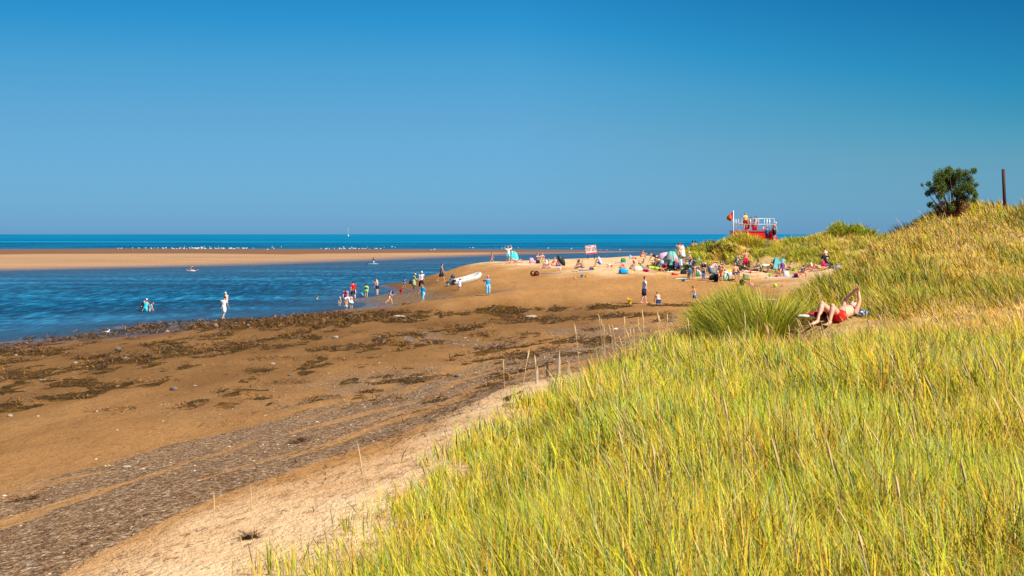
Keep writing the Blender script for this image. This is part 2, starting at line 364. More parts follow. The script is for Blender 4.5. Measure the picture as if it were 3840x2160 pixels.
w2 = t.noise(t.mapping(pos, (.02,.07,0)), 1.0, 5, .62, .3)
w3 = t.noise(t.mapping(pos, (.12,.20,0)), 1.0, 4, .6, .2)
w4 = t.noise(t.mapping(pos, (.0008,.006,0)), 1.0, 3, .6)
f = t.math('ADD', t.math('MULTIPLY', w1, .42), t.math('ADD', t.math('ADD', t.math('MULTIPLY', w2, .34), t.math('MULTIPLY', w5, .34)), t.math('MULTIPLY', w3, .04)))
body = t.ramp(f, [(.475, (.0,.015,.038)), (.53, (.0,.042,.10)), (.575, (.0,.085,.185)), (.62, (.01,.165,.33)), (.70, (.05,.36,.56))])
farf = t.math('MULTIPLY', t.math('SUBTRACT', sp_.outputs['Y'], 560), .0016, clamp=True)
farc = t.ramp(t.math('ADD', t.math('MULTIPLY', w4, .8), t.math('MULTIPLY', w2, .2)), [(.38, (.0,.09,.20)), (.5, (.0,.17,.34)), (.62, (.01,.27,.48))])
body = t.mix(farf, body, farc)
dep = t.attr('depth').outputs['Fac']
shal = t.math('POWER', 2.718, t.math('MULTIPLY', dep, -1.7))
body = t.mix(t.math('MULTIPLY', shal, .9), body, t.mix(t.math('MULTIPLY', w1, .9), (.085,.12,.19), (.01,.15,.27)))
t.l.new(body, b.inputs['Base Color']); b.inputs['Roughness'].default_value = .30; b.inputs['IOR'].default_value = 1.33
b.inputs['Specular IOR Level'].default_value = .0
bp = t.new('ShaderNodeBump'); bp.inputs['Strength'].default_value = 1.0; bp.inputs['Distance'].default_value = .10
t.l.new(t.math('ADD', t.math('MULTIPLY', t.noise(t.mapping(pos, (1.6,.9,0)), 1.0, 6, .7, .5), 1.0), t.math('MULTIPLY', w3, 1.2)), bp.inputs['Height'])
t.l.new(bp.outputs[0], b.inputs['Normal'])
gl = t.new('ShaderNodeBsdfGlossy'); gl.inputs['Roughness'].default_value = .32; gl.inputs['Color'].default_value = (.75,.9,1,1); t.l.new(bp.outputs[0], gl.inputs['Normal'])
mg = t.new('ShaderNodeMixShader'); t.l.new(t.math('ADD', .05, t.math('MULTIPLY', shal, .20)), mg.inputs[0]); t.l.new(b.outputs[0], mg.inputs[1]); t.l.new(gl.outputs[0], mg.inputs[2])
tr = t.new('ShaderNodeBsdfTransparent'); tr.inputs[0].default_value = (.80,.90,.95,1)
ms = t.new('ShaderNodeMixShader'); t.l.new(t.math('MULTIPLY', t.math('POWER', 2.718, t.math('MULTIPLY', dep, -5.0)), .72), ms.inputs[0])
t.l.new(mg.outputs[0], ms.inputs[1]); t.l.new(tr.outputs[0], ms.inputs[2]); t.l.new(ms.outputs[0], out.inputs[0])
wme.materials.append(m)
wo = link(bpy.data.objects.new("water", wme)); wo['kind'] = 'structure'
# ================================================================ grasses, shingle, weed
def fast_mesh(name, co, F, colors=None):          # co (N,3), F (M,k) all same k
    me = bpy.data.meshes.new(name); k = F.shape[1]
    me.vertices.add(len(co)); me.vertices.foreach_set('co', np.ascontiguousarray(co, np.float32).ravel())
    me.loops.add(F.size); me.loops.foreach_set('vertex_index', np.ascontiguousarray(F, np.int32).ravel())
    me.polygons.add(len(F)); me.polygons.foreach_set('loop_start', np.arange(0, F.size, k, dtype=np.int32))
    me.polygons.foreach_set('loop_total', np.full(len(F), k, dtype=np.int32))
    me.update(calc_edges=False)
    if colors is not None:
        a = me.attributes.new('gcol', 'FLOAT_COLOR', 'POINT')
        c = np.ones((len(co), 4), np.float32); c[:,:3] = colors; a.data.foreach_set('color', c.ravel())
    return me
def grass_mat(name, transl=.35):
    m, t, b, out = newmat(name)
    c = t.attr('gcol').outputs['Color']
    n = t.noise(t.new('ShaderNodeNewGeometry').outputs['Position'], 14, 3)
    c = t.mix(t.math('MULTIPLY', n, .12), c, (.30,.18,.05))
    t.l.new(c, b.inputs['Base Color']); b.inputs['Roughness'].default_value = .5; b.inputs['Specular IOR Level'].default_value = .15
    # leaf blades are rolled: their rounded faces catch light from above as well as from the side
    va = t.new('ShaderNodeVectorMath', operation='ADD'); va.inputs[1].default_value = (.25, -.15, .8); t.l.new(t.new('ShaderNodeNewGeometry').outputs['Normal'], va.inputs[0])
    vn = t.new('ShaderNodeVectorMath', operation='NORMALIZE'); t.l.new(va.outputs[0], vn.inputs[0]); t.l.new(vn.outputs[0], b.inputs['Normal'])
    tl = t.new('ShaderNodeBsdfTranslucent'); t.l.new(c, tl.inputs[0])
    ms = t.new('ShaderNodeMixShader'); ms.inputs[0].default_value = transl
    t.l.new(b.outputs[0], ms.inputs[1]); t.l.new(tl.outputs[0], ms.inputs[2]); t.l.new(ms.outputs[0], out.inputs[0])
    return m
GMAT = grass_mat("grass_blades", .25)
def blades(x, y, z, L, W, az, lean, bend, col, base=None, S=4, rng=RNG):
    n = len(x); s = np.linspace(0, 1, S+1)
    dx, dy = np.cos(az), np.sin(az)
    up = L[:,None]*(s-.35*bend[:,None]*s**2)*np.cos(lean)[:,None]
    ho = L[:,None]*(np.sin(lean)[:,None]*s+.6*bend[:,None]*s**2)
    cx = x[:,None]+dx[:,None]*ho; cy = y[:,None]+dy[:,None]*ho; cz_ = z[:,None]+up
    fa = rng.uniform(-1.0, 1.0, n); wx_, wy_ = np.cos(fa), np.sin(fa)
    wv = W[:,None]*np.array([.75, 1, .9, .6, .10] if S == 4 else [.85, 1, .75, .12])*.5
    co = np.empty((n, S+1, 2, 3), np.float32)
    for k, sg in enumerate((-1, 1)):
        co[:,:,k,0] = cx+sg*wv*wx_[:,None]; co[:,:,k,1] = cy+sg*wv*wy_[:,None]; co[:,:,k,2] = cz_
    i0 = (np.arange(n)*(S+1)*2)[:,None]+np.arange(S)[None,:]*2
    F = np.stack([i0, i0+1, i0+3, i0+2], -1).reshape(-1, 4)
    cc = np.repeat(col[:,None,:], S+1, 1)
    if base is not None:
        f = np.clip(1-s/.38, 0, 1)[None,:,None]*.75; cc = cc*(1-f)+base[:,None,:]*f
    cc = np.repeat(cc[:,:,None,:], 2, 2).reshape(-1, 3)
    return co.reshape(-1, 3), F, cc
def merge(parts):
    co = []; F = []; c = []; o = 0
    for a, b_, d in parts: co.append(a); F.append(b_+o); c.append(d); o += len(a)
    return np.concatenate(co), np.concatenate(F), np.concatenate(c)
PAL = np.array([(.80,.68,.016), (.48,.58,.016), (.86,.53,.024), (.90,.63,.18), (.50,.60,.25), (.055,.12,.014), (.78,.31,.016), (.24,.38,.014)])
def pick(n, w, rng=RNG):
    w = np.array(w, float); idx = rng.choice(len(w), n, p=w/w.sum())
    c = PAL[idx]*rng.uniform(.45, 1.2, (n,1))*rng.uniform(.92, 1.08, (n,3)); return np.clip(c, 0, .93)
def scatter(n, y0, y1, power, x0f, x1f, rng=RNG):
    # y density ~ width(y)*y^-power ; x between x0f(y) and x1f(y)
    yy = np.linspace(y0, y1, 400); w = (x1f(yy)-x0f(yy))*yy**(-power); cdf = np.cumsum(w); cdf /= cdf[-1]
    y = np.interp(rng.random(n), cdf, yy); x = x0f(y)+(x1f(y)-x0f(y))*rng.random(n)
    return x, y
# --- foreground dune grass
n = 520000
x, y = scatter(n, 2.4, 39, 1.25, lambda y: -3.8+.05*y, lambda y: .375*y+1.6)
z, hb, ha, hbb, hc, sb = height(x, y, True)
sa = poly_sdf(x, y, DA)
edge = fbm(x*1.1, y*1.1, 81, 3)
ed = np.interp(y, [4,9,15,22,28,34], [2.65,2.95,2.95,2.3,1.5,.9]); eb = fbm(x*3.1, y*3.1, 85, 2)
dens = sstep(ed+.35, ed-1.0, sa+(edge-.5)*2.0+(eb-.5)*1.2)
dens = np.where(sa > ed-1.3, dens*sstep(.35, .6, eb+.15*(ed-sa)), dens)

liem = np.exp(-(((x-7.1)/1.35)**2+((y-30.3)/1.0)**2)**2)
scar = np.exp(-(((x-5.3)/1.3)**2+((y-28.6)/.75)**2)**2)              # sandy scrape below the tall clump
tuss = fbm(x*1.25+3, y*1.1, 88, 2); tuss = np.clip(.5+(tuss-.5)*1.7, 0, 1)
keep = RNG.random(n) < dens*(1-.93*scar)*(.38+.62*sstep(.25,.55,tuss))
x, y, z, sa, liem, tuss = x[keep], y[keep], z[keep], sa[keep], liem[keep], tuss[keep]; n = len(x)
big = fbm(x*.16, y*.13, 82, 3); med = fbm(x*.9, y*.9, 83, 3); cl = fbm(x*2.5, y*2.5, 84, 2)
u_ = CX+x/y*FP; v_ = HY+(EYE-z)/y*FP
strawz = sstep(23.2, 26.5, y+1.0*(x-5)*.35+(med-.5)*4)*sstep(3.5, 5.5, x)           # dry straw belt behind the green field
col = pick(n, [.30,.22,.15,.10,.12,.09,.03,.14]); straw = pick(n, [.12,.03,.34,.42,.01,.02,.06,.01])
yel = pick(n, [.22,.06,.34,.22,.06,.07,.06,.05]); grn = pick(n, [.22,.30,.06,.05,.16,.12,.01,.2])
r = RNG.random(n)
rt = sstep(1, 7, x)*.55
col = np.where((r < np.clip((med-.46)*2.2+rt*.5, .03, .75))[:,None], yel, col)
r = RNG.random(n); col = np.where((r < np.clip((.47-med)*4.5, 0, .85))[:,None], grn, col)
r = RNG.random(n); straw = np.clip(straw*np.array([1.02,.92,1.5]), 0, .93); col = np.where((r < strawz*1.0)[:,None], straw, col)
base = np.clip(pick(n, [.1,0,.5,.35,0,.02,.25,0]), 0, 1)
L = RNG.uniform(.17, .52, n)*(.60+.7*med)*(.50+.95*tuss)*(1-.62*liem)*(1-.35*strawz)*np.where(sa > .8, .75, 1)
L *= np.clip(.45+y/7, .5, 1); tall = RNG.random(n) < .02; L = np.where(tall, L*1.45, L)
W = np.maximum(.0040, .0022+y*.00029)*RNG.gamma(3.2, .32, n)
az = math.pi+RNG.normal(0, 1.05, n)+(cl-.5)*3.0+(med-.5)*2
az = np.where(RNG.random(n) < .42, RNG.uniform(0, 6.28, n), az)
lean = np.clip(RNG.normal(.20, .26, n)+.25*rt+strawz*.2+liem*.9, .02, 1.35); bend = np.clip(RNG.gamma(1.3, .26, n)+liem*.5, 0, 1.5)
P1 = blades(x, y, z-.01, L, W, az, lean, bend, col, base)
me = fast_mesh("foreground_grass", *merge([P1])); me.materials.append(GMAT)
o = link(bpy.data.objects.new("foreground_grass", me)); o['kind'] = 'stuff'; o['label'] = "long yellow green marram grass covering the near dune"; o['category'] = 'grass'
# --- middle dune grass (the big dune on the right)
n = 150000
x, y = scatter(n, 31, 76, 1.0, lambda y: .12*y, lambda y: .38*y+2)
z, hb, ha, hbb, hc, sb = height(x, y, True)
dd = np.maximum(ha, hbb)-hb
sdB, _v, sdside = seg_dist(x, y, DB)
keep = (dd > RNG.uniform(-.12, .25, n)) & ((hbb > ha-.25) | (y < 39)) & (y < 72) & (RNG.random(n) < np.where((np.abs(x-7.1) < 1.25) & (np.abs(y-30.9) < .9), .12, 1))
x, y, z = x[keep], y[keep], z[keep]; n = len(x)
med = .5+(fbm(x*.30, y*.26, 93, 4)-.5)*1.35; cl = fbm(x*1.1, y*1.1, 94, 2)
col = pick(n, [.20,.10,.30,.28,.02,.06,.04,.06]); grn = pick(n, [.25,.25,.1,.08,.06,.28,.01,.2]); straw = pick(n, [.1,.03,.3,.5,0,.02,.06,.02])
r = RNG.random(n); col = np.where((r < np.clip((med-.50)*5, 0, .85))[:,None], straw, col)
r = RNG.random(n); col = np.where((r < np.clip((.45-med)*5, 0, .8))[:,None], grn, col)
L = RNG.uniform(.24, .60, n)*(.35+1.15*cl)*(.75+.6*sstep(.5,.38,med)); W = y*.00040*RNG.uniform(.7, 1.5, n)
az = math.pi+RNG.normal(0, .8, n)+(cl-.5)*2.4; lean = np.clip(RNG.normal(.50, .3, n), .05, 1.3); bend = np.clip(RNG.gamma(2.5, .13, n), 0, 1.3)
col = col*np.array([.84,.80,.85]); me = fast_mesh("dune_grass", *merge([blades(x, y, z-.02, L, W, az, lean, bend, col, None, 3)])); me.materials.append(GMAT)
o = link(bpy.data.objects.new("dune_grass", me)); o['kind'] = 'stuff'; o['label'] = "golden windblown grass over the big dune on the right"; o['category'] = 'grass'
# --- far dunes
n = 120000
x, y = scatter(n, 112, 140, 0.2, lambda y: .105*y, lambda y: .38*y+1)
z, hb, ha, hbb, hc, sb = height(x, y, True)
pn = fbm(x*.30, y*.30, 95, 3); e2 = fbm(x*.9, y*.9, 96, 3)
dd = hc-hb; face = sstep(.3, 1.6, dd)
g = sstep(.45, .52, pn+.13*face+(e2-.5)*.42-.045+.05*sstep(20, 28, x)+.20*sstep(18.8, 16.8, x)+.06*sstep(24, 27, x))
bare = .95*np.exp(-(((x-21.8)/1.7)**2+((y-122.8)/2.4)**2))+np.exp(-(((x-19.3)/1.9)**2+((y-125.4)/.8)**2))+.7*np.exp(-(((x-24.2)/1.6)**2+((y-121)/2.0)**2))
keep = (dd > .15) & (RNG.random(n) < g*(1-.93*np.clip(bare,0,1)))
x, y, z, e2, face = x[keep], y[keep], z[keep], e2[keep], face[keep]; n = len(x)
med = fbm(x*.5, y*.3, 97, 3)
col = pick(n, [.22,.12,.28,.26,.02,.08,.03,.08]); grn = pick(n, [.28,.32,.1,.06,.02,.22,.01,.26])
r = RNG.random(n); col = np.where((r < np.clip((.53-med)*9, 0, .92))[:,None], grn*.75, col)
L = RNG.uniform(.25, .60, n)*(.35+1.15*e2); W = np.full(n, .032)*RNG.uniform(.7, 1.5, n)
az = math.pi+RNG.normal(0, .9, n); lean = np.clip(RNG.normal(.45, .25, n), .05, 1.3); bend = np.clip(RNG.gamma(2.5, .13, n), 0, 1.3)
me = fast_mesh("far_dune_grass", *merge([blades(x, y, z-.03, L, W, az, lean, bend, col, None, 3)])); me.materials.append(GMAT)
o = link(bpy.data.objects.new("far_dune_grass", me)); o['kind'] = 'stuff'; o['label'] = "green and straw coloured grass on the low dunes behind the beach crowd"; o['category'] = 'grass'
# --- the tall marram clumps one can single out
def clump(name, cx, cy, rx, ry, n, L0, L1, w, wts, label, mound=.0, rad=.9, group=None):
    a = RNG.uniform(0, 6.283, n); rr = np.sqrt(RNG.random(n))*(.75+.5*vnoise(a*1.5, a*0, 5)); x = cx+rx*rr*np.cos(a); y = cy+ry*rr*np.sin(a)
    z = height(x, y)+mound*(1-rr**2)
    ox = (x-cx)/rx
    az = np.where(RNG.random(n) < .7, np.arctan2((y-cy)/ry*.6, ox-.35), math.pi)+RNG.normal(0, .4, n)
    lean = np.clip(rad*rr*.9+RNG.normal(.1, .14, n), 0, 1.2); bend = np.clip(RNG.gamma(2.2, .15, n), 0, 1.2)
    L = RNG.uniform(L0, L1, n)*(1.1-.35*rr)
    P = [blades(x, y, z-.02, L, np.full(n, w)*RNG.uniform(.7, 1.5, n), az, lean, bend, pick(n, wts), None, 4)]
    me = fast_mesh(name, *merge(P)); me.materials.append(GMAT)
    o = bpy.data.objects.new(name, me); c = Vector((cx, cy, hz(cx, cy))); me.transform(Matrix.Translation(-c)); o.location = c
    link(o); o['label'] = label; o['category'] = 'grass clump'
    if group: o['group'] = group
    return o
clump("grass_clump", 5.3, 31.6, 1.0, .8, 7000, .7, 1.35, .009, [.24,.28,.10,.12,.05,.20,.01,.26], "tall bushy marram clump standing left of the sunbathing person", .25, .62)
clump("grass_clump", 11.6, 39.2, 1.5, .9, 3400, .6, 1.15, .014, [.2,.2,.15,.15,.03,.18,.02,.2], "dark green marram clump right behind the sunbather's raised arms", .2)
clump("grass_clump", 30.2, 129.8, .95, .8, 900, .8, 1.3, .04, [.2,.3,.1,.06,0,.2,0,.3], "rounded green grass tuft on the highest far dune hummock", .2)
clump("grass_clump", 32.0, 129.6, 1.0, .8, 900, .7, 1.2, .04, [.2,.3,.1,.06,0,.25,0,.3], "darker bushy grass tuft right beside the highest far hummock", .2)
clump("grass_clump", 21.3, 129.2, 1.3, .9, 1300, .7, 1.2, .038, [.25,.15,.3,.2,0,.08,.1,.1], "orange tinged grass tuft in front of the red lifeguard platform", .35)
# --- tall pale seed stalks
def stalks(lst, name, label):
    V = []; F = []; C = []
    o = 0
    for (x, y, z, L, az, lean, bend, w) in lst:
        s = np.linspace(0, 1, 11); up = L*(s-.35*bend*s**2)*math.cos(lean); ho = L*(math.sin(lean)*s+.6*bend*s**2)
        r = np.where(s < .74, w*.30, w*(1.05-.5*np.abs(s-.84)/.16)); r[-1] = w*.12
        ring = []
        for k in range(11):
            for j in range(5):
                a = j*2*math.pi/5; ring.append((x+math.cos(az)*ho[k]+r[k]*math.cos(a), y+math.sin(az)*ho[k]+r[k]*math.sin(a), z+up[k]))
        V += ring
        for k in range(10):
            for j in range(5):
                F.append((o+k*5+j, o+k*5+(j+1)%5, o+(k+1)*5+(j+1)%5, o+(k+1)*5+j))
        C += [np.array((.72,.50,.22))*random.uniform(.8, 1.1)]*55
        o += 55
    me = fast_mesh(name, np.array(V), np.array(F), np.array(C)); me.materials.append(GMAT)
    ob = link(bpy.data.objects.new(name, me)); ob['kind'] = 'stuff'; ob['label'] = label; ob['category'] = 'grass'
def stalk_px(u0, v0, u1, v1, d, w=.009):     # from tip to base in photo pixels at distance d
    a = PT(u1, v1, d); b = PT(u0, v0, d); L = (b-a).length; dx = b.x-a.x
    return (a.x, a.y, a.z, L*1.02, 0 if dx > 0 else math.pi, math.asin(min(.9, abs(dx)/L))*.6, .35*abs(dx)/L, w)
lst = [stalk_px(*q) for q in [(2240,1175,2262,1330,20),(2250,1190,2268,1330,20.5),(2262,1215,2270,1340,20),(2150,1215,2172,1360,17),(2278,1215,2302,1320,21),(2290,1213,2312,1320,21),
  (2340,1185,2345,1330,20),(2362,1230,2368,1330,21),(2390,1190,2400,1330,20),(2405,1160,2420,1350,18),(2458,1165,2490,1345,17),(2503,1175,2500,1300,21),(2575,1190,2592,1340,18),(2375,1230,2380,1330,22),
  (1990,1310,1960,1460,14),(2002,1330,2016,1470,14),(1885,1345,1893,1520,12,.006),(800,1845,808,2160,7.5,.0035),(938,1820,950,2200,7.0,.0035),(1328,1660,1400,2100,7.5,.004),(900,2010,915,2200,7,.0035),
  (2720,1220,2770,1400,16),(2790,1170,2800,1400,17),(2985,1200,3040,1330,18),(3160,1150,3200,1330,18),(3490,1190,3510,1320,20),(3320,1320,3400,1500,13),(3440,1400,3560,1640,10),(3080,1640,3180,2100,6.5,.007),
  (2870,1635,2990,2100,6.2,.008),(2700,1480,2760,1800,9),(2310,1610,2360,1850,9),(2230,1390,2260,1560,13),(3350,1780,3400,2100,6.5,.008),(3590,1720,3660,2050,7),(3205,1990,3270,2250,5,.008),(2385,2140,2440,2400,4.5,.007),
  (3110,1910,3260,2160,5.6,.006),(2440,1660,2470,1900,8),(3700,1330,3790,1560,11),(2170,1420,2175,1600,11),(2460,1480,2480,1700,10),(2640,1490,2655,1600,12)]]
for k in range(230):
    y = float(RNG.uniform(9, 36)**1.0); x = float(RNG.uniform(-.3, .38*y+.5))
    if poly_sdf(np.array([x]), np.array([y]), DA)[0] > .3: continue
    if abs(x-7.2) < 1.8 and y > 28: continue
    lst.append((x, y, hz(x, y), random.uniform(.55, .9), math.pi+random.gauss(0, .5), random.uniform(.05, .35), random.uniform(.05, .5), .0035+.0003*y))
for k in range(110):                          # fluffy heads along the skyline of the big dune
    f = random.random(); x = 15+f*12+random.gauss(0, .5); y = 53+f*9+random.uniform(-2, 2)
    lst.append((x, y, hz(x, y), random.uniform(.5, 1.1), math.pi+random.gauss(0, .5), random.uniform(.1, .6), random.uniform(.1, .6), .013))
stalks(lst, "seed_stalks", "thin pale seed stalks rising above the grass")
# --- shingle
n = 140000
x, y = scatter(n, 9.5, 70, 1.35, lambda y: -.38*y-1.5, lambda y: .12*y+.5)
z, hb, ha, hbb, hc, sb = height(x, y, True)
ga, _w = fields(x, y, z); gc = .035
keep = (RNG.random(n) < np.maximum(ga, gc)) & (hb-np.maximum(ha, hbb) > -.05) & (hb > .15)
x, y, z = x[keep], y[keep], z[keep]; n = len(x)
R = np.maximum(.005, y*.00026)*RNG.gamma(2.6, .38, n)*np.where(RNG.random(n) < .025, 2.3, 1)
oc = np.array([(1,0,0),(.3,.95,0),(-.8,.6,0),(-.8,-.6,0),(.3,-.95,0),(0,0,.75),(.15,.1,.62),(0,0,-.4)])
oc = np.array([(1,0,.1),(.25,.9,.05),(-.85,.55,.1),(-.8,-.6,.05),(.35,-.9,.1),(.1,0,.62)])
Ft = np.array([(0,1,5),(1,2,5),(2,3,5),(3,4,5),(4,0,5)])
a = RNG.uniform(0, 6.28, n); sx = RNG.uniform(.8, 1.5, n); sz = RNG.uniform(.6, 1.2, n)
lx = oc[None,:,0]*sx[:,None]*R[:,None]; ly = oc[None,:,1]*R[:,None]; lz = oc[None,:,2]*sz[:,None]*R[:,None]
lx = lx+RNG.normal(0, .12, lx.shape)*R[:,None]; ly = ly+RNG.normal(0, .12, lx.shape)*R[:,None]
co = np.stack([x[:,None]+lx*np.cos(a)[:,None]-ly*np.sin(a)[:,None], y[:,None]+lx*np.sin(a)[:,None]+ly*np.cos(a)[:,None], z[:,None]+lz], -1).reshape(-1,3)
F = ((np.arange(n)*6)[:,None,None]+Ft[None]).reshape(-1,3)
pp = np.array([(.18,.10,.05),(.28,.16,.08),(.09,.05,.03),(.40,.26,.14),(.24,.17,.12),(.80,.66,.48),(.48,.20,.06),(.58,.37,.15)])
pc = pp[RNG.choice(8, n, p=[.2,.2,.15,.15,.12,.07,.05,.06])]*RNG.uniform(.8,1.2,(n,1))
m, t, b, out = newmat("pebbles"); t.l.new(t.attr('gcol').outputs['Color'], b.inputs['Base Color']); b.inputs['Roughness'].default_value = 1; b.inputs['Specular IOR Level'].default_value = .0; PEBM = m
me = fast_mesh("shingle", co, F, np.repeat(pc, 6, 0)); me.materials.append(m)
o = link(bpy.data.objects.new("shingle", me)); o['kind'] = 'stuff'; o['label'] = "brown and grey pebbles strewn in bands over the sand"; o['category'] = 'shingle'
# --- seaweed litter: small mounds of ribbons
def weed_parts(cx, cy, rx, ry, hgt, n, w, wts=None):
    a = RNG.uniform(0, 6.283, n); rr = np.sqrt(RNG.random(n))
    x = cx+rx*rr*np.cos(a); y = cy+ry*rr*np.sin(a); z = height(x, y)+hgt*(1-rr**2)*RNG.uniform(.6, 1, n)
    wp = np.array([(.07,.035,.014),(.14,.065,.016),(.28,.12,.018),(.42,.19,.028),(.025,.016,.01),(.20,.14,.035)])
    c = wp[RNG.choice(6, n, p=wts or [.28,.25,.17,.08,.16,.06])]*RNG.uniform(.7,1.3,(n,1))
    return blades(x, y, z, RNG.uniform(.10,.32,n)*(w/.03)**.5, np.full(n, w)*RNG.uniform(.6,1.6,n), RNG.uniform(0,6.28,n), RNG.uniform(.9,1.5,n), RNG.uniform(.1,.7,n), c, None, 3)
parts = []; cnt = 0
n = 8500
x, y = scatter(n, 30, 116, .35, lambda y: -.38*y-1, lambda y: .13*y)
z, hb, ha, hbb, hc, sb = height(x, y, True); _g, wd = fields(x, y, z)
keep = (RNG.random(n) < wd) & (z > -.12)
for xx, yy in zip(x[keep], y[keep]):
    parts.append(weed_parts(xx, yy, random.uniform(.15, .75), random.uniform(.12, .45), random.uniform(.03, .15), random.randint(7, 20), max(.02, yy*.00042)))
for k in range(420):                          # thin strands along the foot of the near dune
    yy = random.uniform(9, 34); cand = np.linspace(-8, 1, 120); hh = beach(cand, np.full(120, yy)); i = int(np.argmin(np.abs(hh-(2.5+random.choice([0,0,.18,-.12])+random.gauss(0, .05)+.12*math.sin(yy*1.7)))))
    parts.append(weed_parts(cand[i]+random.gauss(0,.1), yy, random.uniform(.04, .28), .05, .012, random.randint(2, 9), max(.006, yy*.00042)))
me = fast_mesh("seaweed", *merge(parts)); 
m, t, b, out = newmat("seaweed"); t.l.new(t.attr('gcol').outputs['Color'], b.inputs['Base Color']); b.inputs['Roughness'].default_value = .5; WEEDM = m
me.materials.append(m); o = link(bpy.data.objects.new("seaweed", me)); o['kind'] = 'stuff'; o['label'] = "brown seaweed litter strewn over the lower beach"; o['category'] = 'seaweed'
for (u, v, w_, h_, lab) in [(1020,1350,1.1,.14,"long dark seaweed heap alone on smooth sand"),(1210,1498,.62,.10,"dark flat seaweed heap at the upper shingle edge"),(1460,1510,.45,.16,"olive green seaweed tuft on the shingle slope"),
  (470,1440,.9,.18,"large orange brown seaweed mound near the left edge"),(1640,1422,.55,.12,"reddish seaweed heap low beside the pebble band"),(1120,1660,.22,.07,"small lone dark seaweed lump on the shingle"),(1480,1297,.75,.25,"bright orange seaweed mound in the weed belt"),
  (100,1875,.26,.05,"dark red weed lump in the shingle at the left edge"),(2490,1203,.62,.22,"black lump of weed on a flat rock near the dune edge"),(1080,1438,.8,.08,"twin narrow seaweed strips on bare sand"),(420,1540,.75,.07,"flat brown seaweed strip by a pale stone"),(1390,1472,.35,.06,"short reddish seaweed strip above the shingle"),
  (940,2020,.09,.03,"dark dried weed tangle on the pale sand")]:
    p = ground(u, v, 8, 200)
    me = fast_mesh("seaweed_heap", *merge([weed_parts(p.x, p.y, w_, w_*.45, h_, 160, max(.008, p.y*.0004), [.1,.1,.3,.38,.04,.08] if 'orange' in lab else None)])); me.materials.append(WEEDM)
    me.transform(Matrix.Translation(-p)); o = link(bpy.data.objects.new("seaweed_heap", me)); o.location = p; o['label'] = lab; o['category'] = 'seaweed'; o['group'] = "seaweed heaps on the beach"
# dark roots doubling as painted overhang shade, and dry tufts on the bare sand face
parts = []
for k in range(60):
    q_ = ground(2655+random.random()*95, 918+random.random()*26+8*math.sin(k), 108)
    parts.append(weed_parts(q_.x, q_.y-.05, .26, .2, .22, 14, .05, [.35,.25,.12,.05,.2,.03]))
me = fast_mesh("roots_and_shade", *merge(parts)); me.materials.append(WEEDM); o = link(bpy.data.objects.new("roots_and_shade", me))
o['label'] = "dark brown roots doubling as painted shade under the eroded edge of the far dune"; o['category'] = 'roots'
for (u_, v_, rx_, w_, lab) in [(2775,942,.75,[.1,.05,.4,.4,0,.03,.06,.02],"golden dry tuft on bare dune sand left of the red shorts"),(2690,962,.9,[.1,.05,.4,.4,0,.03,.06,.02],"straw coloured tuft above the pink T-shirt on the dune face"),(2625,968,.8,[.25,.3,.12,.08,0,.2,0,.2],"green tuft at the dune foot above the toddler group"),
   (2745,978,.8,[.25,.25,.2,.1,0,.15,0,.2],"low green tuft on the sand face behind the bald sitter"),(2825,958,.8,[.2,.3,.2,.1,0,.2,0,.2],"green tuft on the dune face right of the red shorts"),(2905,950,1.0,[.3,.3,.2,.1,0,.1,0,.2],"wide green tuft above the pointed turquoise tent"),(2990,962,.9,[.3,.3,.2,.1,0,.1,0,.2],"green tuft on the dune face above the squatting child"),(3120,955,1.0,[.1,.1,.4,.3,0,.1,0,.1],"golden tuft on the dune face above the dark pushchair")]:
    q_ = ground(u_, v_, 108); clump("grass_clump", q_.x, q_.y, rx_, .6, 420, .35, .75, .036, w_, lab, .12, group="tufts on the far dune face")
# ================================================================ mesh building for objects and people
_mc = {}
def mat(name, col, rough=.7, var=.12, metal=0.0, scale=6.0, spec=.3):
    if name in _mc: return _mc[name]
    m, t, b, out = newmat(name)
    n = t.noise(t.new('ShaderNodeTexCoord').outputs['Object'], scale, 4)
    c = t.mix(t.math('MULTIPLY', n, var*2), tuple(col), tuple(max(0, v*.55) for v in col))
    t.l.new(c, b.inputs['Base Color']); b.inputs['Roughness'].default_value = rough; b.inputs['Metallic'].default_value = metal
    b.inputs['Specular IOR Level'].default_value = spec
    _mc[name] = m; return m
def mat_bands(name, cols, axis=2, width=.1, rough=.8):      # procedural stripes along an object axis
    if name in _mc: return _mc[name]
    m, t, b, out = newmat(name)
    sp = t.new('ShaderNodeSeparateXYZ'); t.l.new(t.new('ShaderNodeTexCoord').outputs['Object'], sp.inputs[0])
    f = t.math('FRACT', t.math('DIVIDE', sp.outputs[axis], width*len(cols)))
    r = t.new('ShaderNodeValToRGB'); r.color_ramp.interpolation = 'CONSTANT'; e = r.color_ramp.elements
    e[0].position = 0; e[0].color = (*cols[0], 1); e[1].position = 1/len(cols); e[1].color = (*cols[1], 1)
    for i in range(2, len(cols)): k = e.new(i/len(cols)); k.color = (*cols[i], 1)
    t.l.new(f, r.inputs[0]); t.l.new(r.outputs[0], b.inputs['Base Color']); b.inputs['Roughness'].default_value = rough
    _mc[name] = m; return m
def mat_spots(name, c1, c2, scale=18, thr=.5, rough=.8):
    if name in _mc: return _mc[name]
    m, t, b, out = newmat(name)
    f = t.math('GREATER_THAN', t.noise(t.new('ShaderNodeTexCoord').outputs['Object'], scale, 2), thr)
    t.l.new(t.mix(f, tuple(c1), tuple(c2)), b.inputs['Base Color']); b.inputs['Roughness'].default_value = rough
    _mc[name] = m; return m
SK = {'fair': (.80,.46,.32), 'tan': (.66,.34,.19), 'brown': (.50,.25,.14), 'pink': (.84,.42,.32), 'pale': (.88,.60,.45)}
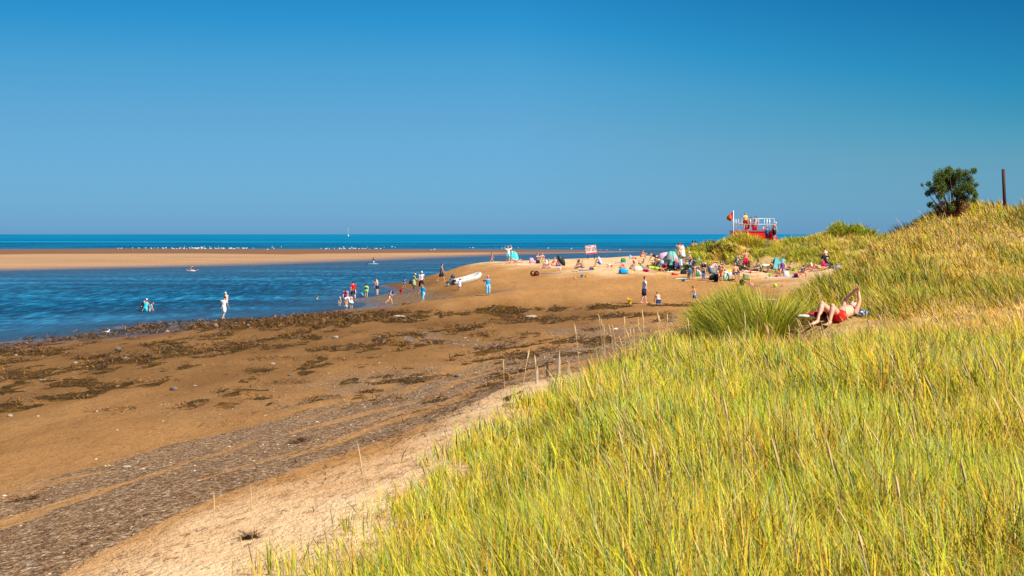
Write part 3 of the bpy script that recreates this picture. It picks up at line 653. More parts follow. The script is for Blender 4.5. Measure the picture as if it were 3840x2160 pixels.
HC = {'dark': (.025,.015,.01), 'brown': (.09,.045,.02), 'blond': (.62,.40,.14), 'grey': (.45,.42,.38), 'red': (.28,.07,.02), 'white': (.8,.78,.74)}
CC = {'white': (.85,.85,.85), 'navy': (.012,.02,.07), 'black': (.014,.014,.018), 'red': (.72,.01,.012), 'blue': (.01,.13,.55), 'turq': (.02,.55,.68), 'pink': (.85,.30,.48), 'hotpink': (.75,.02,.20),
  'lime': (.45,.80,.04), 'yellow': (.90,.66,.02), 'orange': (.85,.22,.03), 'grey': (.30,.31,.33), 'ltblue': (.25,.60,.80), 'mint': (.40,.78,.58), 'khaki': (.33,.30,.18), 'denim': (.10,.22,.38), 'sage': (.42,.48,.26),
  'cream': (.80,.74,.60), 'purple': (.16,.08,.30), 'lav': (.62,.62,.88), 'coral': (.85,.25,.18), 'skyblue': (.02,.34,.72), 'ltgrey': (.60,.62,.64), 'dkgrey': (.07,.07,.08), 'green': (.03,.30,.12), 'tan': (.55,.40,.25)}
def cm(c): return mat("cloth_"+c, CC[c], .8, .10)

class MB:
    def __init__(s): s.v = []; s.f = []
    def ring_loft(s, rings, caps=True):      # rings: list of lists of points
        o = len(s.v); n = len(rings[0])
        for r in rings: s.v += [tuple(p) for p in r]
        for k in range(len(rings)-1):
            for j in range(n):
                s.f.append((o+k*n+j, o+k*n+(j+1)%n, o+(k+1)*n+(j+1)%n, o+(k+1)*n+j))
        if caps:
            s.f.append(tuple(o+j for j in reversed(range(n)))); s.f.append(tuple(o+(len(rings)-1)*n+j for j in range(n)))
    def frame(s, d):
        d = Vector(d).normalized(); a = Vector((0,0,1)) if abs(d.z) < .9 else Vector((1,0,0))
        u = d.cross(a).normalized(); return d, u, d.cross(u).normalized()
    def tube(s, pts, radii, n=8, caps=True, round_=False):
        pts = [Vector(p) for p in pts]; rings = []
        if not hasattr(radii, '__len__'): radii = [radii]*len(pts)
        d0, u0, _ = s.frame(pts[1]-pts[0])
        P = list(zip(pts, radii))
        if round_:
            a, b = pts[0], pts[-1]; da = (pts[0]-pts[1]).normalized(); db = (pts[-1]-pts[-2]).normalized()
            P = [(a+da*radii[0]*.92, radii[0]*.35), (a+da*radii[0]*.6, radii[0]*.8)]+P+[(b+db*radii[-1]*.6, radii[-1]*.8), (b+db*radii[-1]*.92, radii[-1]*.35)]
        for i, (p, r) in enumerate(P):
            q0 = P[max(0,i-1)][0]; q1 = P[min(len(P)-1,i+1)][0]; d = (q1-q0).normalized()
            u0 = (u0-d*u0.dot(d)); u0 = u0.normalized() if u0.length > 1e-6 else s.frame(d)[1]
            w = d.cross(u0)
            rings.append([p+(u0*math.cos(2*math.pi*j/n)+w*math.sin(2*math.pi*j/n))*r for j in range(n)])
        s.ring_loft(rings, caps)
    def ellipsoid(s, c, rx, ry, rz, ax=None, n=10, m=7):
        X, Y, Z = ax or (Vector((1,0,0)), Vector((0,1,0)), Vector((0,0,1))); c = Vector(c); rings = []
        for k in range(m):
            t = -math.pi/2+math.pi*(k+.35)/(m-.3)
            rings.append([c+X*(rx*math.cos(t)*math.cos(2*math.pi*j/n))+Y*(ry*math.cos(t)*math.sin(2*math.pi*j/n))+Z*(rz*math.sin(t)) for j in range(n)])
        s.ring_loft(rings)
    def box(s, c, sx, sy, sz, ax=None, bev=0.0):
        X, Y, Z = ax or (Vector((1,0,0)), Vector((0,1,0)), Vector((0,0,1))); c = Vector(c)
        if bev <= 0:
            bm_ = [(-1,-1),(1,-1),(1,1),(-1,1)]
            s.ring_loft([[c+X*(a*sx/2)+Y*(b*sy/2)+Z*(k*sz/2) for a, b in bm_] for k in (-1, 1)])
        else:
            def rr(ex, ey): 
                o = []
                for (a, b, t0) in ((1,-1,-90),(1,1,0),(-1,1,90),(-1,-1,180)):
                    for t in (0, 45, 90):
                        th = math.radians(t0+t); o.append((a*(ex/2-bev)+bev*math.cos(th), b*(ey/2-bev)+bev*math.sin(th)))
                return o
            R = []
            for zz, k in ((-sz/2, .7), (-sz/2+bev*.6, 1.0), (sz/2-bev*.6, 1.0), (sz/2, .7)):
                q = rr(sx-2*bev*(1-k), sy-2*bev*(1-k)); R.append([c+X*a+Y*b+Z*zz for a, b in q])
            s.ring_loft(R)
    def disc(s, c, r, h, n=20, ax=None, r2=None):
        X, Y, Z = ax or (Vector((1,0,0)), Vector((0,1,0)), Vector((0,0,1))); c = Vector(c)
        s.ring_loft([[c+Z*k*h+(X*math.cos(2*math.pi*j/n)+Y*math.sin(2*math.pi*j/n))*rr for j in range(n)] for k, rr in ((0, r), (1, r2 if r2 is not None else r))])
    def quad_sheet(s, P, th=.01):              # P grid of points -> thick cloth
        R, C = len(P), len(P[0]); o = len(s.v)
        for dz in (0, th):
            for r in P:
                for p in r: s.v.append((p[0], p[1], p[2]+dz))
        N = R*C; g = lambda i, j, k: o+k*N+i*C+j
        for i in range(R-1):
            for j in range(C-1):
                s.f.append((g(i,j,1), g(i,j+1,1), g(i+1,j+1,1), g(i+1,j,1))); s.f.append((g(i,j,0), g(i+1,j,0), g(i+1,j+1,0), g(i,j+1,0)))
        for i in range(R-1):
            s.f.append((g(i,0,0), g(i,0,1), g(i+1,0,1), g(i+1,0,0))); s.f.append((g(i,C-1,0), g(i+1,C-1,0), g(i+1,C-1,1), g(i,C-1,1)))
        for j in range(C-1):
            s.f.append((g(0,j,0), g(0,j+1,0), g(0,j+1,1), g(0,j,1))); s.f.append((g(R-1,j,0), g(R-1,j,1), g(R-1,j+1,1), g(R-1,j+1,0)))
    def mesh(s, name):
        me = bpy.data.meshes.new(name); me.from_pydata([tuple(p) for p in s.v], [], s.f); me.update(); return me
    def build(s, name, m, parent=None, smooth=True, remesh=None, sm=2, extra=None):
        me = s.mesh(name)
        if remesh:
            tmp = bpy.data.objects.new("tmp", me); COL.objects.link(tmp)
            md = tmp.modifiers.new("r", 'REMESH'); md.mode = 'VOXEL'; md.voxel_size = remesh; md.adaptivity = 0
            if sm: k = tmp.modifiers.new("s", 'SMOOTH'); k.factor = .5; k.iterations = sm
            dg = bpy.context.evaluated_depsgraph_get(); me2 = bpy.data.meshes.new_from_object(tmp.evaluated_get(dg))
            bpy.data.objects.remove(tmp); bpy.data.meshes.remove(me); me = me2; me.name = name
            me.materials.clear()
        if extra is not None:
            b2 = bmesh.new(); b2.from_mesh(me); em = extra.mesh("x"); b2.from_mesh(em); b2.to_mesh(me); b2.free(); bpy.data.meshes.remove(em)
        if smooth: me.shade_smooth()
        me.materials.append(m)
        return link(bpy.data.objects.new(name, me), parent)
def thing(name, label, cat, loc, rz=0, group=None):
    o = bpy.data.objects.new(name, None); o.empty_display_size = .2; COL.objects.link(o); o.location = loc; o.rotation_euler = (0, 0, rz)
    o['label'] = label; o['category'] = cat
    if group: o['group'] = group
    return o
def tagm(o, label, cat, loc=None, rz=None, group=None):
    o['label'] = label; o['category'] = cat
    if loc is not None: o.location = loc
    if rz is not None: o.rotation_euler = (0, 0, rz)
    if group: o['group'] = group
    return o

# poses: absolute sagittal angles in degrees (0 = hanging down, 90 = forward, 180 = up); torso/head = lean forward from upright
# keys: t torso, h head, th (L,R) thighs, sh (L,R) shins, ar (L,R) upper arms, fa (L,R) forearms, al/fl lateral spread of arm/forearm, tl lateral of thigh
POSE = {
 'stand': dict(t=2,h=3,th=(3,-2),sh=(0,-4),ar=(4,2),fa=(14,10),al=(10,10),fl=(4,4)),
 'standdown': dict(t=4,h=35,th=(3,0),sh=(0,-2),ar=(20,12),fa=(60,20),al=(8,8),fl=(0,0)),
 'walk': dict(t=5,h=5,th=(26,-20),sh=(14,-42),ar=(-22,24),fa=(-6,45),al=(8,8),fl=(2,2)),
 'walkdown': dict(t=8,h=38,th=(22,-14),sh=(12,-32),ar=(-10,20),fa=(4,40),al=(8,8),fl=(2,2)),
 'run': dict(t=14,h=8,th=(45,-20),sh=(10,-62),ar=(-35,35),fa=(20,110),al=(10,10),fl=(0,0)),
 'bend': dict(t=88,h=105,th=(6,2),sh=(-4,-6),ar=(12,18),fa=(20,25),al=(6,6),fl=(0,0)),
 'bendhalf': dict(t=50,h=70,th=(14,4),sh=(-10,-14),ar=(20,28),fa=(25,35),al=(8,8),fl=(0,0)),
 'hunch': dict(t=24,h=50,th=(10,0),sh=(-2,-8),ar=(14,14),fa=(20,26),al=(10,10),fl=(2,2)),
 'handshead': dict(t=-6,h=2,th=(4,-4),sh=(0,-6),ar=(130,130),fa=(210,210),al=(48,48),fl=(-30,-30)),
 'phone': dict(t=0,h=8,th=(4,-3),sh=(0,-4),ar=(-10,60),fa=(15,165),al=(42,20),fl=(-38,-8)),
 'sitknees': dict(t=16,h=14,th=(118,112),sh=(22,18),ar=(62,58),fa=(80,84),al=(8,8),fl=(-10,-10)),
 'sitlegs': dict(t=6,h=20,th=(88,86),sh=(80,78),ar=(35,30),fa=(70,62),al=(12,12),fl=(-4,-4)),
 'sitbend': dict(t=34,h=46,th=(96,92),sh=(70,60),ar=(48,55),fa=(60,70),al=(12,12),fl=(-4,-4)),
 'sitcross': dict(t=10,h=25,th=(86,86),sh=(-30,-30),ar=(28,28),fa=(60,60),al=(12,12),fl=(-8,-8),tl=(42,42)),
 'sitback': dict(t=-28,h=-8,th=(92,110),sh=(80,20),ar=(-55,-55),fa=(-30,-30),al=(16,16),fl=(4,4)),
 'chair': dict(t=-10,h=6,th=(84,80),sh=(4,-6),ar=(14,14),fa=(74,70),al=(14,14),fl=(-4,-4)),
 'chairlean': dict(t=30,h=34,th=(82,86),sh=(2,14),ar=(40,44),fa=(70,86),al=(8,8),fl=(-8,-8)),
 'chairup': dict(t=-22,h=-6,th=(104,100),sh=(96,92),ar=(10,10),fa=(70,70),al=(12,12),fl=(-6,-6)),
 'lieback': dict(t=-84,h=-78,th=(88,86),sh=(84,82),ar=(150,60),fa=(100,80),al=(14,14),fl=(0,0)),
 'lieknees': dict(t=-86,h=-80,th=(128,118),sh=(30,26),ar=(60,60),fa=(84,84),al=(16,16),fl=(0,0)),
 'prone': dict(t=80,h=60,th=(-88,-90),sh=(-88,-60),ar=(60,64),fa=(96,100),al=(14,14),fl=(-10,-10)),
 'squat': dict(t=36,h=30,th=(112,108),sh=(-28,-24),ar=(50,46),fa=(40,60),al=(6,6),fl=(0,0)),
 'kneel': dict(t=4,h=6,th=(8,8),sh=(-84,-86),ar=(30,40),fa=(60,70),al=(8,8),fl=(-4,-4)),
 'kneelsit': dict(t=12,h=18,th=(78,80),sh=(-84,-86),ar=(40,44),fa=(70,66),al=(8,8),fl=(-4,-4)),
 'crawl': dict(t=84,h=70,th=(16,-30),sh=(-20,-60),ar=(12,22),fa=(6,18),al=(6,6),fl=(0,0)),
 'digkneel': dict(t=34,h=60,th=(8,8),sh=(-80,-84),ar=(18,22),fa=(10,18),al=(16,16),fl=(4,4)),
}
D2 = math.radians
def dirv(a, l, side): return Vector((side*math.sin(D2(l)), math.cos(D2(l))*math.sin(D2(a)), -math.cos(D2(l))*math.cos(D2(a))))
def skeleton(H, pose, child=0.0, fem=False):
    p = dict(tl=(4,4)); p.update(POSE[pose] if isinstance(pose, str) else pose)
    hs = 1+child*.38; leg = .245*(1-child*.14); tor = .295*(1+child*.03)
    J = {}; J['hs'] = hs
    hw = (.052 if not fem else .058)*H; sw = (.108 if not fem else .095)*H*(1-child*.12)
    T = Vector((0, math.sin(D2(p['t'])), math.cos(D2(p['t'])))); J['T'] = T; J['F'] = Vector((0, math.cos(D2(p['t'])), -math.sin(D2(p['t']))))
    J['pel'] = Vector((0,0,0)); J['che'] = T*tor*.72*H; J['nek'] = T*tor*H
    Hd = Vector((0, math.sin(D2(p['h'])), math.cos(D2(p['h'])))); J['Hd'] = Hd; J['Hf'] = Vector((0, math.cos(D2(p['h'])), -math.sin(D2(p['h']))))
    J['hea'] = J['nek']+Hd*(.052+.058*hs)*H
    for i, s in enumerate((-1, 1)):
        k = 'LR'[i]
        J['hip'+k] = Vector((s*hw, 0, 0)); J['kne'+k] = J['hip'+k]+dirv(p['th'][i], p['tl'][i], s)*leg*H
        J['ank'+k] = J['kne'+k]+dirv(p['sh'][i], p['tl'][i]*-.3, s)*leg*H
        a = p['sh'][i]; fd = dirv(a+90 if abs(a) > 55 else 90, 6, s) if abs(a) <= 75 else dirv((a+ (62 if a > 0 else -20)), 6, s)
        J['toe'+k] = J['ank'+k]+fd*.105*H+(Vector((0,0,-.028*H)) if abs(a) <= 55 else Vector((0,0,0)))
        J['sho'+k] = J['nek']-T*.022*H+Vector((s*sw, 0, 0)); J['elb'+k] = J['sho'+k]+dirv(p['ar'][i], p['al'][i], s)*.172*H
        J['wri'+k] = J['elb'+k]+dirv(p['fa'][i], p['fl'][i], s)*.148*H; J['hd'+k] = dirv(p['fa'][i]+12, p['fl'][i], s)
    lows = [J['pel'].z-.065*H*abs(math.cos(D2(p['t'])))-.02*H] if max(abs(p['th'][0]), abs(p['th'][1])) > 70 else []
    for k in 'LR': lows += [J['ank'+k].z-.030*H, J['toe'+k].z-.016*H, J['kne'+k].z-.033*H]
    if abs(p['t']) > 70 and not isinstance(pose, dict) and pose in ('lieback','lieknees','prone'): lows += [J['che'].z-.06*H]
    z0 = min(lows)
    for k in list(J):
        if isinstance(J[k], Vector) and k not in ('T','F','Hd','Hf','hdL','hdR'): J[k] = J[k]-Vector((0,0,z0))
    J['H'] = H; J['child'] = child; J['fem'] = fem; J['leg'] = leg; J['seat'] = J['pel'].z-.07*H
    return J
def torso_rings(J, t0, t1, g=0.0, n=12, k=1.0, m=7):
    H = J['H']; fem = J['fem']; L = (J['nek']-J['pel']).length
    prof = [(-.20,.070,.055),(-.08,.098 if fem else .092,.068),(.12,.100 if fem else .090,.066),(.36,.072 if fem else .082,.054),(.60,.086 if fem else .096,.064),(.80,.092 if fem else .106,.060),(.93,.082 if fem else .095,.046),(1.03,.040,.034)]
    def at(t):
        for (a, w, d), (b, w2, d2) in zip(prof[:-1], prof[1:]):
            if t <= b: f = max(0, (t-a)/(b-a)); return w+(w2-w)*f, d+(d2-d)*f
        return prof[-1][1:]
    R = []
    for i in range(m):
        t = t0+(t1-t0)*i/(m-1); w, d = at(t); c = J['pel']+J['T']*L*t
        R.append([c+Vector((1,0,0))*math.cos(a)*(w*k*H+g)+J['F']*math.sin(a)*(d*k*H+g) for a in [2*math.pi*j/n for j in range(n)]])
    return R
def body(J, skin, parent, vox=None, fingers=True):
    H = J['H']; b = MB(); hs = J['hs']
    b.ring_loft(torso_rings(J, -.18, 1.02, n=14, m=12))
    b.tube([J['nek']-J['T']*.02*H, J['hea']], [.034*H, .030*H], 10)
    X = Vector((1,0,0)); hd = J['hea']; rx, ry, rz = .042*H*hs, .053*H*hs, .064*H*hs
    b.ellipsoid(hd, rx, ry, rz, (X, J['Hf'], J['Hd']), 14, 10)
    b.ellipsoid(hd-J['Hd']*rz*.45+J['Hf']*ry*.25, rx*.74, ry*.72, rz*.52, (X, J['Hf'], J['Hd']))
    b.ellipsoid(hd+J['Hf']*ry*.98-J['Hd']*rz*.12, rx*.20, ry*.26, rz*.24, (X, J['Hf'], J['Hd']), 6, 5)
    for i, s in enumerate((-1, 1)):
        k = 'LR'[i]
        b.ellipsoid(hd+X*s*rx*1.0-J['Hd']*rz*.08, rx*.2, ry*.26, rz*.26, (X, J['Hf'], J['Hd']), 6, 5)
        kn, an, hp = J['kne'+k], J['ank'+k], J['hip'+k]; ch = 1+.10*J['child']
        b.tube([hp+(hp-kn)*.06, hp.lerp(kn,.3), hp.lerp(kn,.75), kn], [.060*H*ch, .055*H*ch, .041*H*ch, .034*H*ch], 10, round_=True)
        sd = (an-kn).normalized()
        b.tube([kn, kn.lerp(an,.28), kn.lerp(an,.65), an], [.034*H*ch, .036*H*ch, .027*H*ch, .020*H*ch], 10, round_=True)
        to = J['toe'+k]; he = an-(to-an)*.22
        b.tube([Vector((he.x, he.y, min(he.z, an.z)-.004*H)), an.lerp(to,.35)-Vector((0,0,.004*H)), to], [.021*H, .021*H, .015*H], 8, round_=True)
        sh, el, wr = J['sho'+k], J['elb'+k], J['wri'+k]
        b.tube([J['nek'].lerp(sh,.35)-J['T']*.02*H, sh, sh.lerp(el,.35), el], [.036*H, .035*H, .029*H, .023*H], 10, round_=True)
        b.tube([el, el.lerp(wr,.3), wr], [.023*H, .023*H, .015*H], 8, round_=True)
        hn = J['hd'+k]; b.tube([wr, wr+hn*.030*H, wr+hn*.050*H], [.014*H, .018*H, .016*H], 8, round_=True)
    ex = MB()
    for i, s in enumerate((-1, 1)):
        k = 'LR'[i]; hn = J['hd'+k].normalized(); wr = J['wri'+k]; _, u, w = ex.frame(hn); base = wr+hn*.050*H
        for q, (off, ln) in enumerate(((-.012,.036),(-.004,.042),(.004,.040),(.012,.030))):
            a = base+u*off*H; ex.tube([a, a+hn*ln*.55*H, a+hn*ln*.9*H+w*.010*H], [.0052*H, .0048*H, .0036*H], 5)
        a = wr+hn*.018*H+u*.014*H; ex.tube([a, a+(hn*.6+u).normalized()*.022*H, a+(hn+u*.5).normalized()*.042*H], [.0062*H, .0055*H, .004*H], 5)
    return b.build('body', skin, parent, remesh=vox or max(.014, H*.0125), sm=2, extra=ex if fingers else None)
def limb(b, a, c, f, r0, r1, n=10):
    a = Vector(a); c = Vector(c); e = a.lerp(c, f); b.tube([a, a.lerp(e,.5), e], [r0, (r0+r1)/2, r1], n)
def clothe(J, parent, kind, m, name=None, label=None):
    H = J['H']; b = MB(); g = .010+.004*H; hs = J['hs']
    X = Vector((1,0,0))
    def legs(f, flare=1.0, gg=None):
        q = gg or g
        for k in 'LR':
            hp, kn, an = J['hip'+k], J['kne'+k], J['ank'+k]
            if f <= 1: b.tube([hp+(hp-kn)*.10, hp.lerp(kn, f*.5), hp.lerp(kn, f)], [.062*H+q*.6, .058*H*flare+q, (.060-.022*f)*H*flare+q], 10)
            else:
                b.tube([hp+(hp-kn)*.10, hp.lerp(kn,.5), kn, kn.lerp(an, (f-1)*.6), kn.lerp(an, f-1)], [.062*H+q*.6, .054*H+q, .037*H+q, .036*H+q, (.024*flare)*H+q], 10)
    def arms(f):
        for k in 'LR':
            s, e, w = J['sho'+k], J['elb'+k], J['wri'+k]; n0 = J['nek'].lerp(s,.45)-J['T']*.025*H
            if f <= 1: b.tube([n0, s, s.lerp(e, f)], [.040*H+g*.4, .040*H+g*.5, (.038-.01*f)*H+g], 10)
            else: b.tube([n0, s, e, e.lerp(w, f-1)], [.040*H, .038*H+g*.5, .026*H+g*.7, .019*H+g*.6], 10)
    if kind == 'shorts': b.ring_loft(torso_rings(J, -.17, .20, g)); legs(.62, 1.08)
    elif kind == 'longshorts': b.ring_loft(torso_rings(J, -.17, .20, g)); legs(.95, 1.2)
    elif kind == 'brief': b.ring_loft(torso_rings(J, -.19, .07, g*.45)); legs(.14, 1, g*.3)
    elif kind == 'trousers': b.ring_loft(torso_rings(J, -.17, .20, g)); legs(1.88)
    elif kind == 'cropped': b.ring_loft(torso_rings(J, -.17, .20, g)); legs(1.5)
    elif kind == 'shirt': b.ring_loft(torso_rings(J, -.05, .99, g*1.1, m=9)); arms(.62)
    elif kind == 'tank': b.ring_loft(torso_rings(J, -.05, .97, g, m=9))
    elif kind == 'longsleeve': b.ring_loft(torso_rings(J, -.05, .99, g*.8, m=9)); arms(1.9)
    elif kind == 'swimsuit': b.ring_loft(torso_rings(J, -.19, .90, g*.4, m=10)); legs(.10, 1, g*.2)
    elif kind == 'band': b.ring_loft(torso_rings(J, .60, .78, g*.6, m=3))
    elif kind == 'yoke': b.ring_loft(torso_rings(J, .70, 1.0, g*1.5, m=5)); arms(1.9)
    elif kind in ('dress', 'skirt'):
        if kind == 'dress': b.ring_loft(torso_rings(J, .0, .98, g*1.2, m=8)); arms(.4)
        dl = (J['kneL']+J['kneR'])/2-(J['hipL']+J['hipR'])/2; R = []
        for i in range(5):
            f = i/4; c = J['pel']+J['T']*.10*H*(1-f)+dl*f*.95; w = (.102+.055*f)*H+g; d = (.075+.05*f)*H+g
            ax = dl.normalized(); fw = X.cross(ax).normalized(); R.append([c+X*math.cos(a)*w*(1+.04*math.sin(5*a)*f)+fw*math.sin(a)*d for a in [2*math.pi*j/14 for j in range(14)]])
        b.ring_loft(R)
    elif kind in ('hair', 'longhair', 'bun'):
        hd = J['hea']; c = hd+J['Hd']*.010*H*hs-J['Hf']*.010*H*hs
        b.ellipsoid(c, .0455*H*hs, .052*H*hs, .062*H*hs, (X, J['Hf'], J['Hd']), 12, 8)
        if kind == 'longhair':
            a = hd-J['Hf']*.028*H*hs; dn = (Vector((0,0,-1))*.55-J['T']*.45).normalized() if J['T'].z > .2 else Vector((0,0,-1))
            b.tube([a+J['Hd']*.02*H, a+dn*.06*H-J['Hf']*.016*H, a+dn*.13*H-J['Hf']*.012*H, a+dn*.17*H], [.040*H, .042*H, .034*H, .014*H], 10, round_=True)
        if kind == 'bun': b.ellipsoid(hd-J['Hf']*.055*H+J['Hd']*.03*H, .02*H, .02*H, .02*H)
    elif kind in ('sunhat', 'bucket_hat', 'cap', 'swimcap'):
        hd = J['hea']; F, U = J['Hf'], J['Hd']; c = hd+U*.022*H*hs
        b.ellipsoid(c+U*.008*H, .049*H*hs, .058*H*hs, .050*H*hs, (X, F, U), 12, 7)
        if kind == 'sunhat': b.disc(c-U*.008*H, .095*H*hs, .008*H, 18, (X, F, U), .080*H*hs)
        if kind == 'bucket_hat': b.disc(c-U*.020*H, .070*H*hs, .022*H, 16, (X, F, U), .052*H*hs)
        if kind == 'cap': b.box(c+F*.075*H*hs-U*.004*H, .062*H*hs, .062*H*hs, .007*H, (X, F, U))
    elif kind == 'sunglasses':
        hd = J['hea']; F, U = J['Hf'], J['Hd']
        for s in (-1, 1): b.ellipsoid(hd+F*.050*H*hs+X*s*.017*H*hs+U*.008*H, .014*H*hs, .007*H, .011*H*hs, (X, F, U), 8, 5)
        b.tube([hd+F*.050*H*hs-X*.03*H*hs+U*.011*H, hd+F*.050*H*hs+X*.03*H*hs+U*.011*H], .003*H, 5)
    nm = name or {'band': 'bikini_top', 'brief': 'swim_briefs', 'longsleeve': 'rash_top', 'longshorts': 'shorts', 'longhair': 'hair', 'bun': 'hair', 'yoke': 'sleeves'}.get(kind, kind)
    o = b.build(nm, m, parent)
    if label: o['label'] = label
    return o
DEFBOX = {}
def person(u, v, H, pose, yaw, skin, hair, clothes, label, child=0.0, fem=False, dmin=62, sink=0.0, at=None, dz=0.0, group=None, name='person'):
    """u, v: photo pixel of the lowest point; H: stature in metres, or photo pixels when > 5; yaw degrees: 0 faces away, 90 faces right, 180 faces the camera"""
    P = at if at is not None else ground(u, v, dmin)
    if H > 5: H = H*P.y/FP
    J = skeleton(H, pose, child, fem)
    o = thing(name, label, 'person', P+Vector((0, 0, dz-sink-.008)), -D2(yaw), group)
    sk = mat("skin_"+skin, SK[skin], .55, .10, 0, 9)
    body(J, sk, o)
    if hair:
        hk, hcn = hair; clothe(J, o, hk, mat("hair_"+hcn, HC[hcn], .6, .3))
    for c in clothes:
        mm_ = c[1] if not isinstance(c[1], str) else cm(c[1]); clothe(J, o, c[0], mm_, c[2] if len(c) > 2 else None)
    return o, J, P
# ================================================================ things
X3, Y3, Z3 = Vector((1,0,0)), Vector((0,1,0)), Vector((0,0,1))
def torus(b, c, R, r, ax=(X3, Z3), n=16, m=6, a0=0, a1=360, caps=False):
    c = Vector(c); U, W = ax; N = U.cross(W).normalized(); full = abs(a1-a0) >= 360; rings = []
    for i in range(n+(0 if full else 1)):
        a = D2(a0+(a1-a0)*i/n); d = U*math.cos(a)+W*math.sin(a)
        rings.append([c+d*(R+r*math.cos(2*math.pi*j/m))+N*(r*math.sin(2*math.pi*j/m)) for j in range(m)])
    if full: rings.append(rings[0])
    b.ring_loft(rings, not full)
def G(u, v, dmin=62): return ground(u, v, dmin)
def bucket(u, v, h, color, label, lying=False, yaw=0, dmin=62, at=None, handle=True, group="beach buckets"):
    P = at or G(u, v, dmin); t = thing('bucket', label, 'bucket', P, yaw, group)
    b = MB(); r = h*.46; pr = [(0,.68*r),(.05*h,.70*r),(.9*h,.95*r),(.92*h,1.06*r),(h,1.06*r),(h,.92*r),(.1*h,.62*r)]
    rings = [[Vector((q*math.cos(a), q*math.sin(a), z)) for a in [2*math.pi*j/14 for j in range(14)]] for z, q in pr]; b.ring_loft(rings)
    pail = b.build('pail', mat("plastic_"+color, CC[color], .35, .06, 0, 4, .5), t)
    if handle:
        hb = MB(); torus(hb, (0,0,h), r*1.0, h*.035, (X3, (Z3*.5+Y3*.8).normalized()), 12, 5, 0, 180); hb.build('handle', mat("plastic_"+color, CC[color]), t)
    if lying:
        for c in t.children: pass
        t.rotation_euler = (D2(90), 0, yaw); t.location = P+Vector((0,0,r))
    return t
def spade(u, v, L, color, label, yaw=0, dmin=62, group="toy spades"):
    P = G(u, v, dmin); t = thing('spade', label, 'spade', P+Vector((0,0,.02)), yaw, group); m = mat("plastic_"+color, CC[color], .35, .06, 0, 4, .5)
    b = MB(); b.box((L*.36,0,.012), L*.30, L*.24, .02, bev=.02); b.build('blade', m, t)
    b = MB(); b.tube([(L*.22,0,.015), (-L*.35,0,.02)], .012, 7); b.tube([(-L*.36,-.05,.02), (-L*.36,.05,.02)], .014, 7); b.build('handle', m, t); return t
def ball(u, v, r, color, label, dmin=62, group="beach balls"):
    P = G(u, v, dmin); b = MB(); b.ellipsoid((0,0,r*.95), r, r, r, None, 14, 10); return tagm(b.build('ball', mat("plastic_"+color, CC[color], .35, .06, 0, 4, .5)), label, 'ball', P, group=group)
def bag(u, v, w, h, color, label, yaw=0, dmin=62, handles=True, d_=.5, m=None, name='bag', cat='bag'):
    P = G(u, v, dmin); t = thing(name, label, cat, P-Vector((0,0,.01)), yaw, "bags on the beach"); m = m or cm(color)
    b = MB(); R = []
    for i, (z, k) in enumerate(((0,.82),(.12,1.0),(.55,1.02),(.88,.86),(1.0,.62))):
        R.append([Vector((math.copysign(abs(math.cos(a))**.6, math.cos(a))*w/2*k*(1+.05*math.sin(3*a+i)), math.copysign(abs(math.sin(a))**.6, math.sin(a))*w*d_/2*k, z*h*(1+.06*math.sin(2*a)))) for a in [2*math.pi*j/16 for j in range(16)]])
    b.ring_loft(R); b.build('body', m, t)
    if handles:
        for s in (-1, 1):
            hb = MB(); torus(hb, (0, s*w*d_*.22, h*.92), w*.22, .012, (X3, Z3), 10, 5, 0, 180); hb.build('handle', m, t)
    else:
        p = MB(); p.box((0,-w*d_*.52,h*.34), w*.6, w*.16, h*.42, bev=.03); p.build('pocket', m, t)
        for s in (-1, 1):
            q = MB(); q.tube([(s*w*.22,-w*d_*.4,h*.86), (s*w*.26,-w*d_*.62,h*.6), (s*w*.24,-w*d_*.5,h*.2)], .014, 5); q.build('strap', m, t)
    return t
def towel(u, v, w, l, yaw, m, label, dmin=62, name='towel', crumple=.012, group="towels and mats"):
    P = G(u, v, dmin); c, s = math.cos(yaw), math.sin(yaw); Pn = []
    n1 = max(4, int(w/.12)); n2 = max(5, int(l/.12))
    for i in range(n1+1):
        r = []
        for j in range(n2+1):
            a = (i/n1-.5)*w; q = (j/n2-.5)*l; x = P.x+a*c-q*s; y = P.y+a*s+q*c
            r.append((x-P.x, y-P.y, x, y, a, q))
        Pn.append(r)
    xs_ = np.array([[q[2] for q in r] for r in Pn]); ys_ = np.array([[q[3] for q in r] for r in Pn]); hh = height(xs_, ys_)
    grid = [[(q[0], q[1], float(hh[i][j])-P.z+.014+crumple*(math.sin(q[4]*9+u)+math.cos(q[5]*7+v))*.5) for j, q in enumerate(r)] for i, r in enumerate(Pn)]
    b = MB(); b.quad_sheet(grid, .012); return tagm(b.build(name, m), label, name, P, group=group)
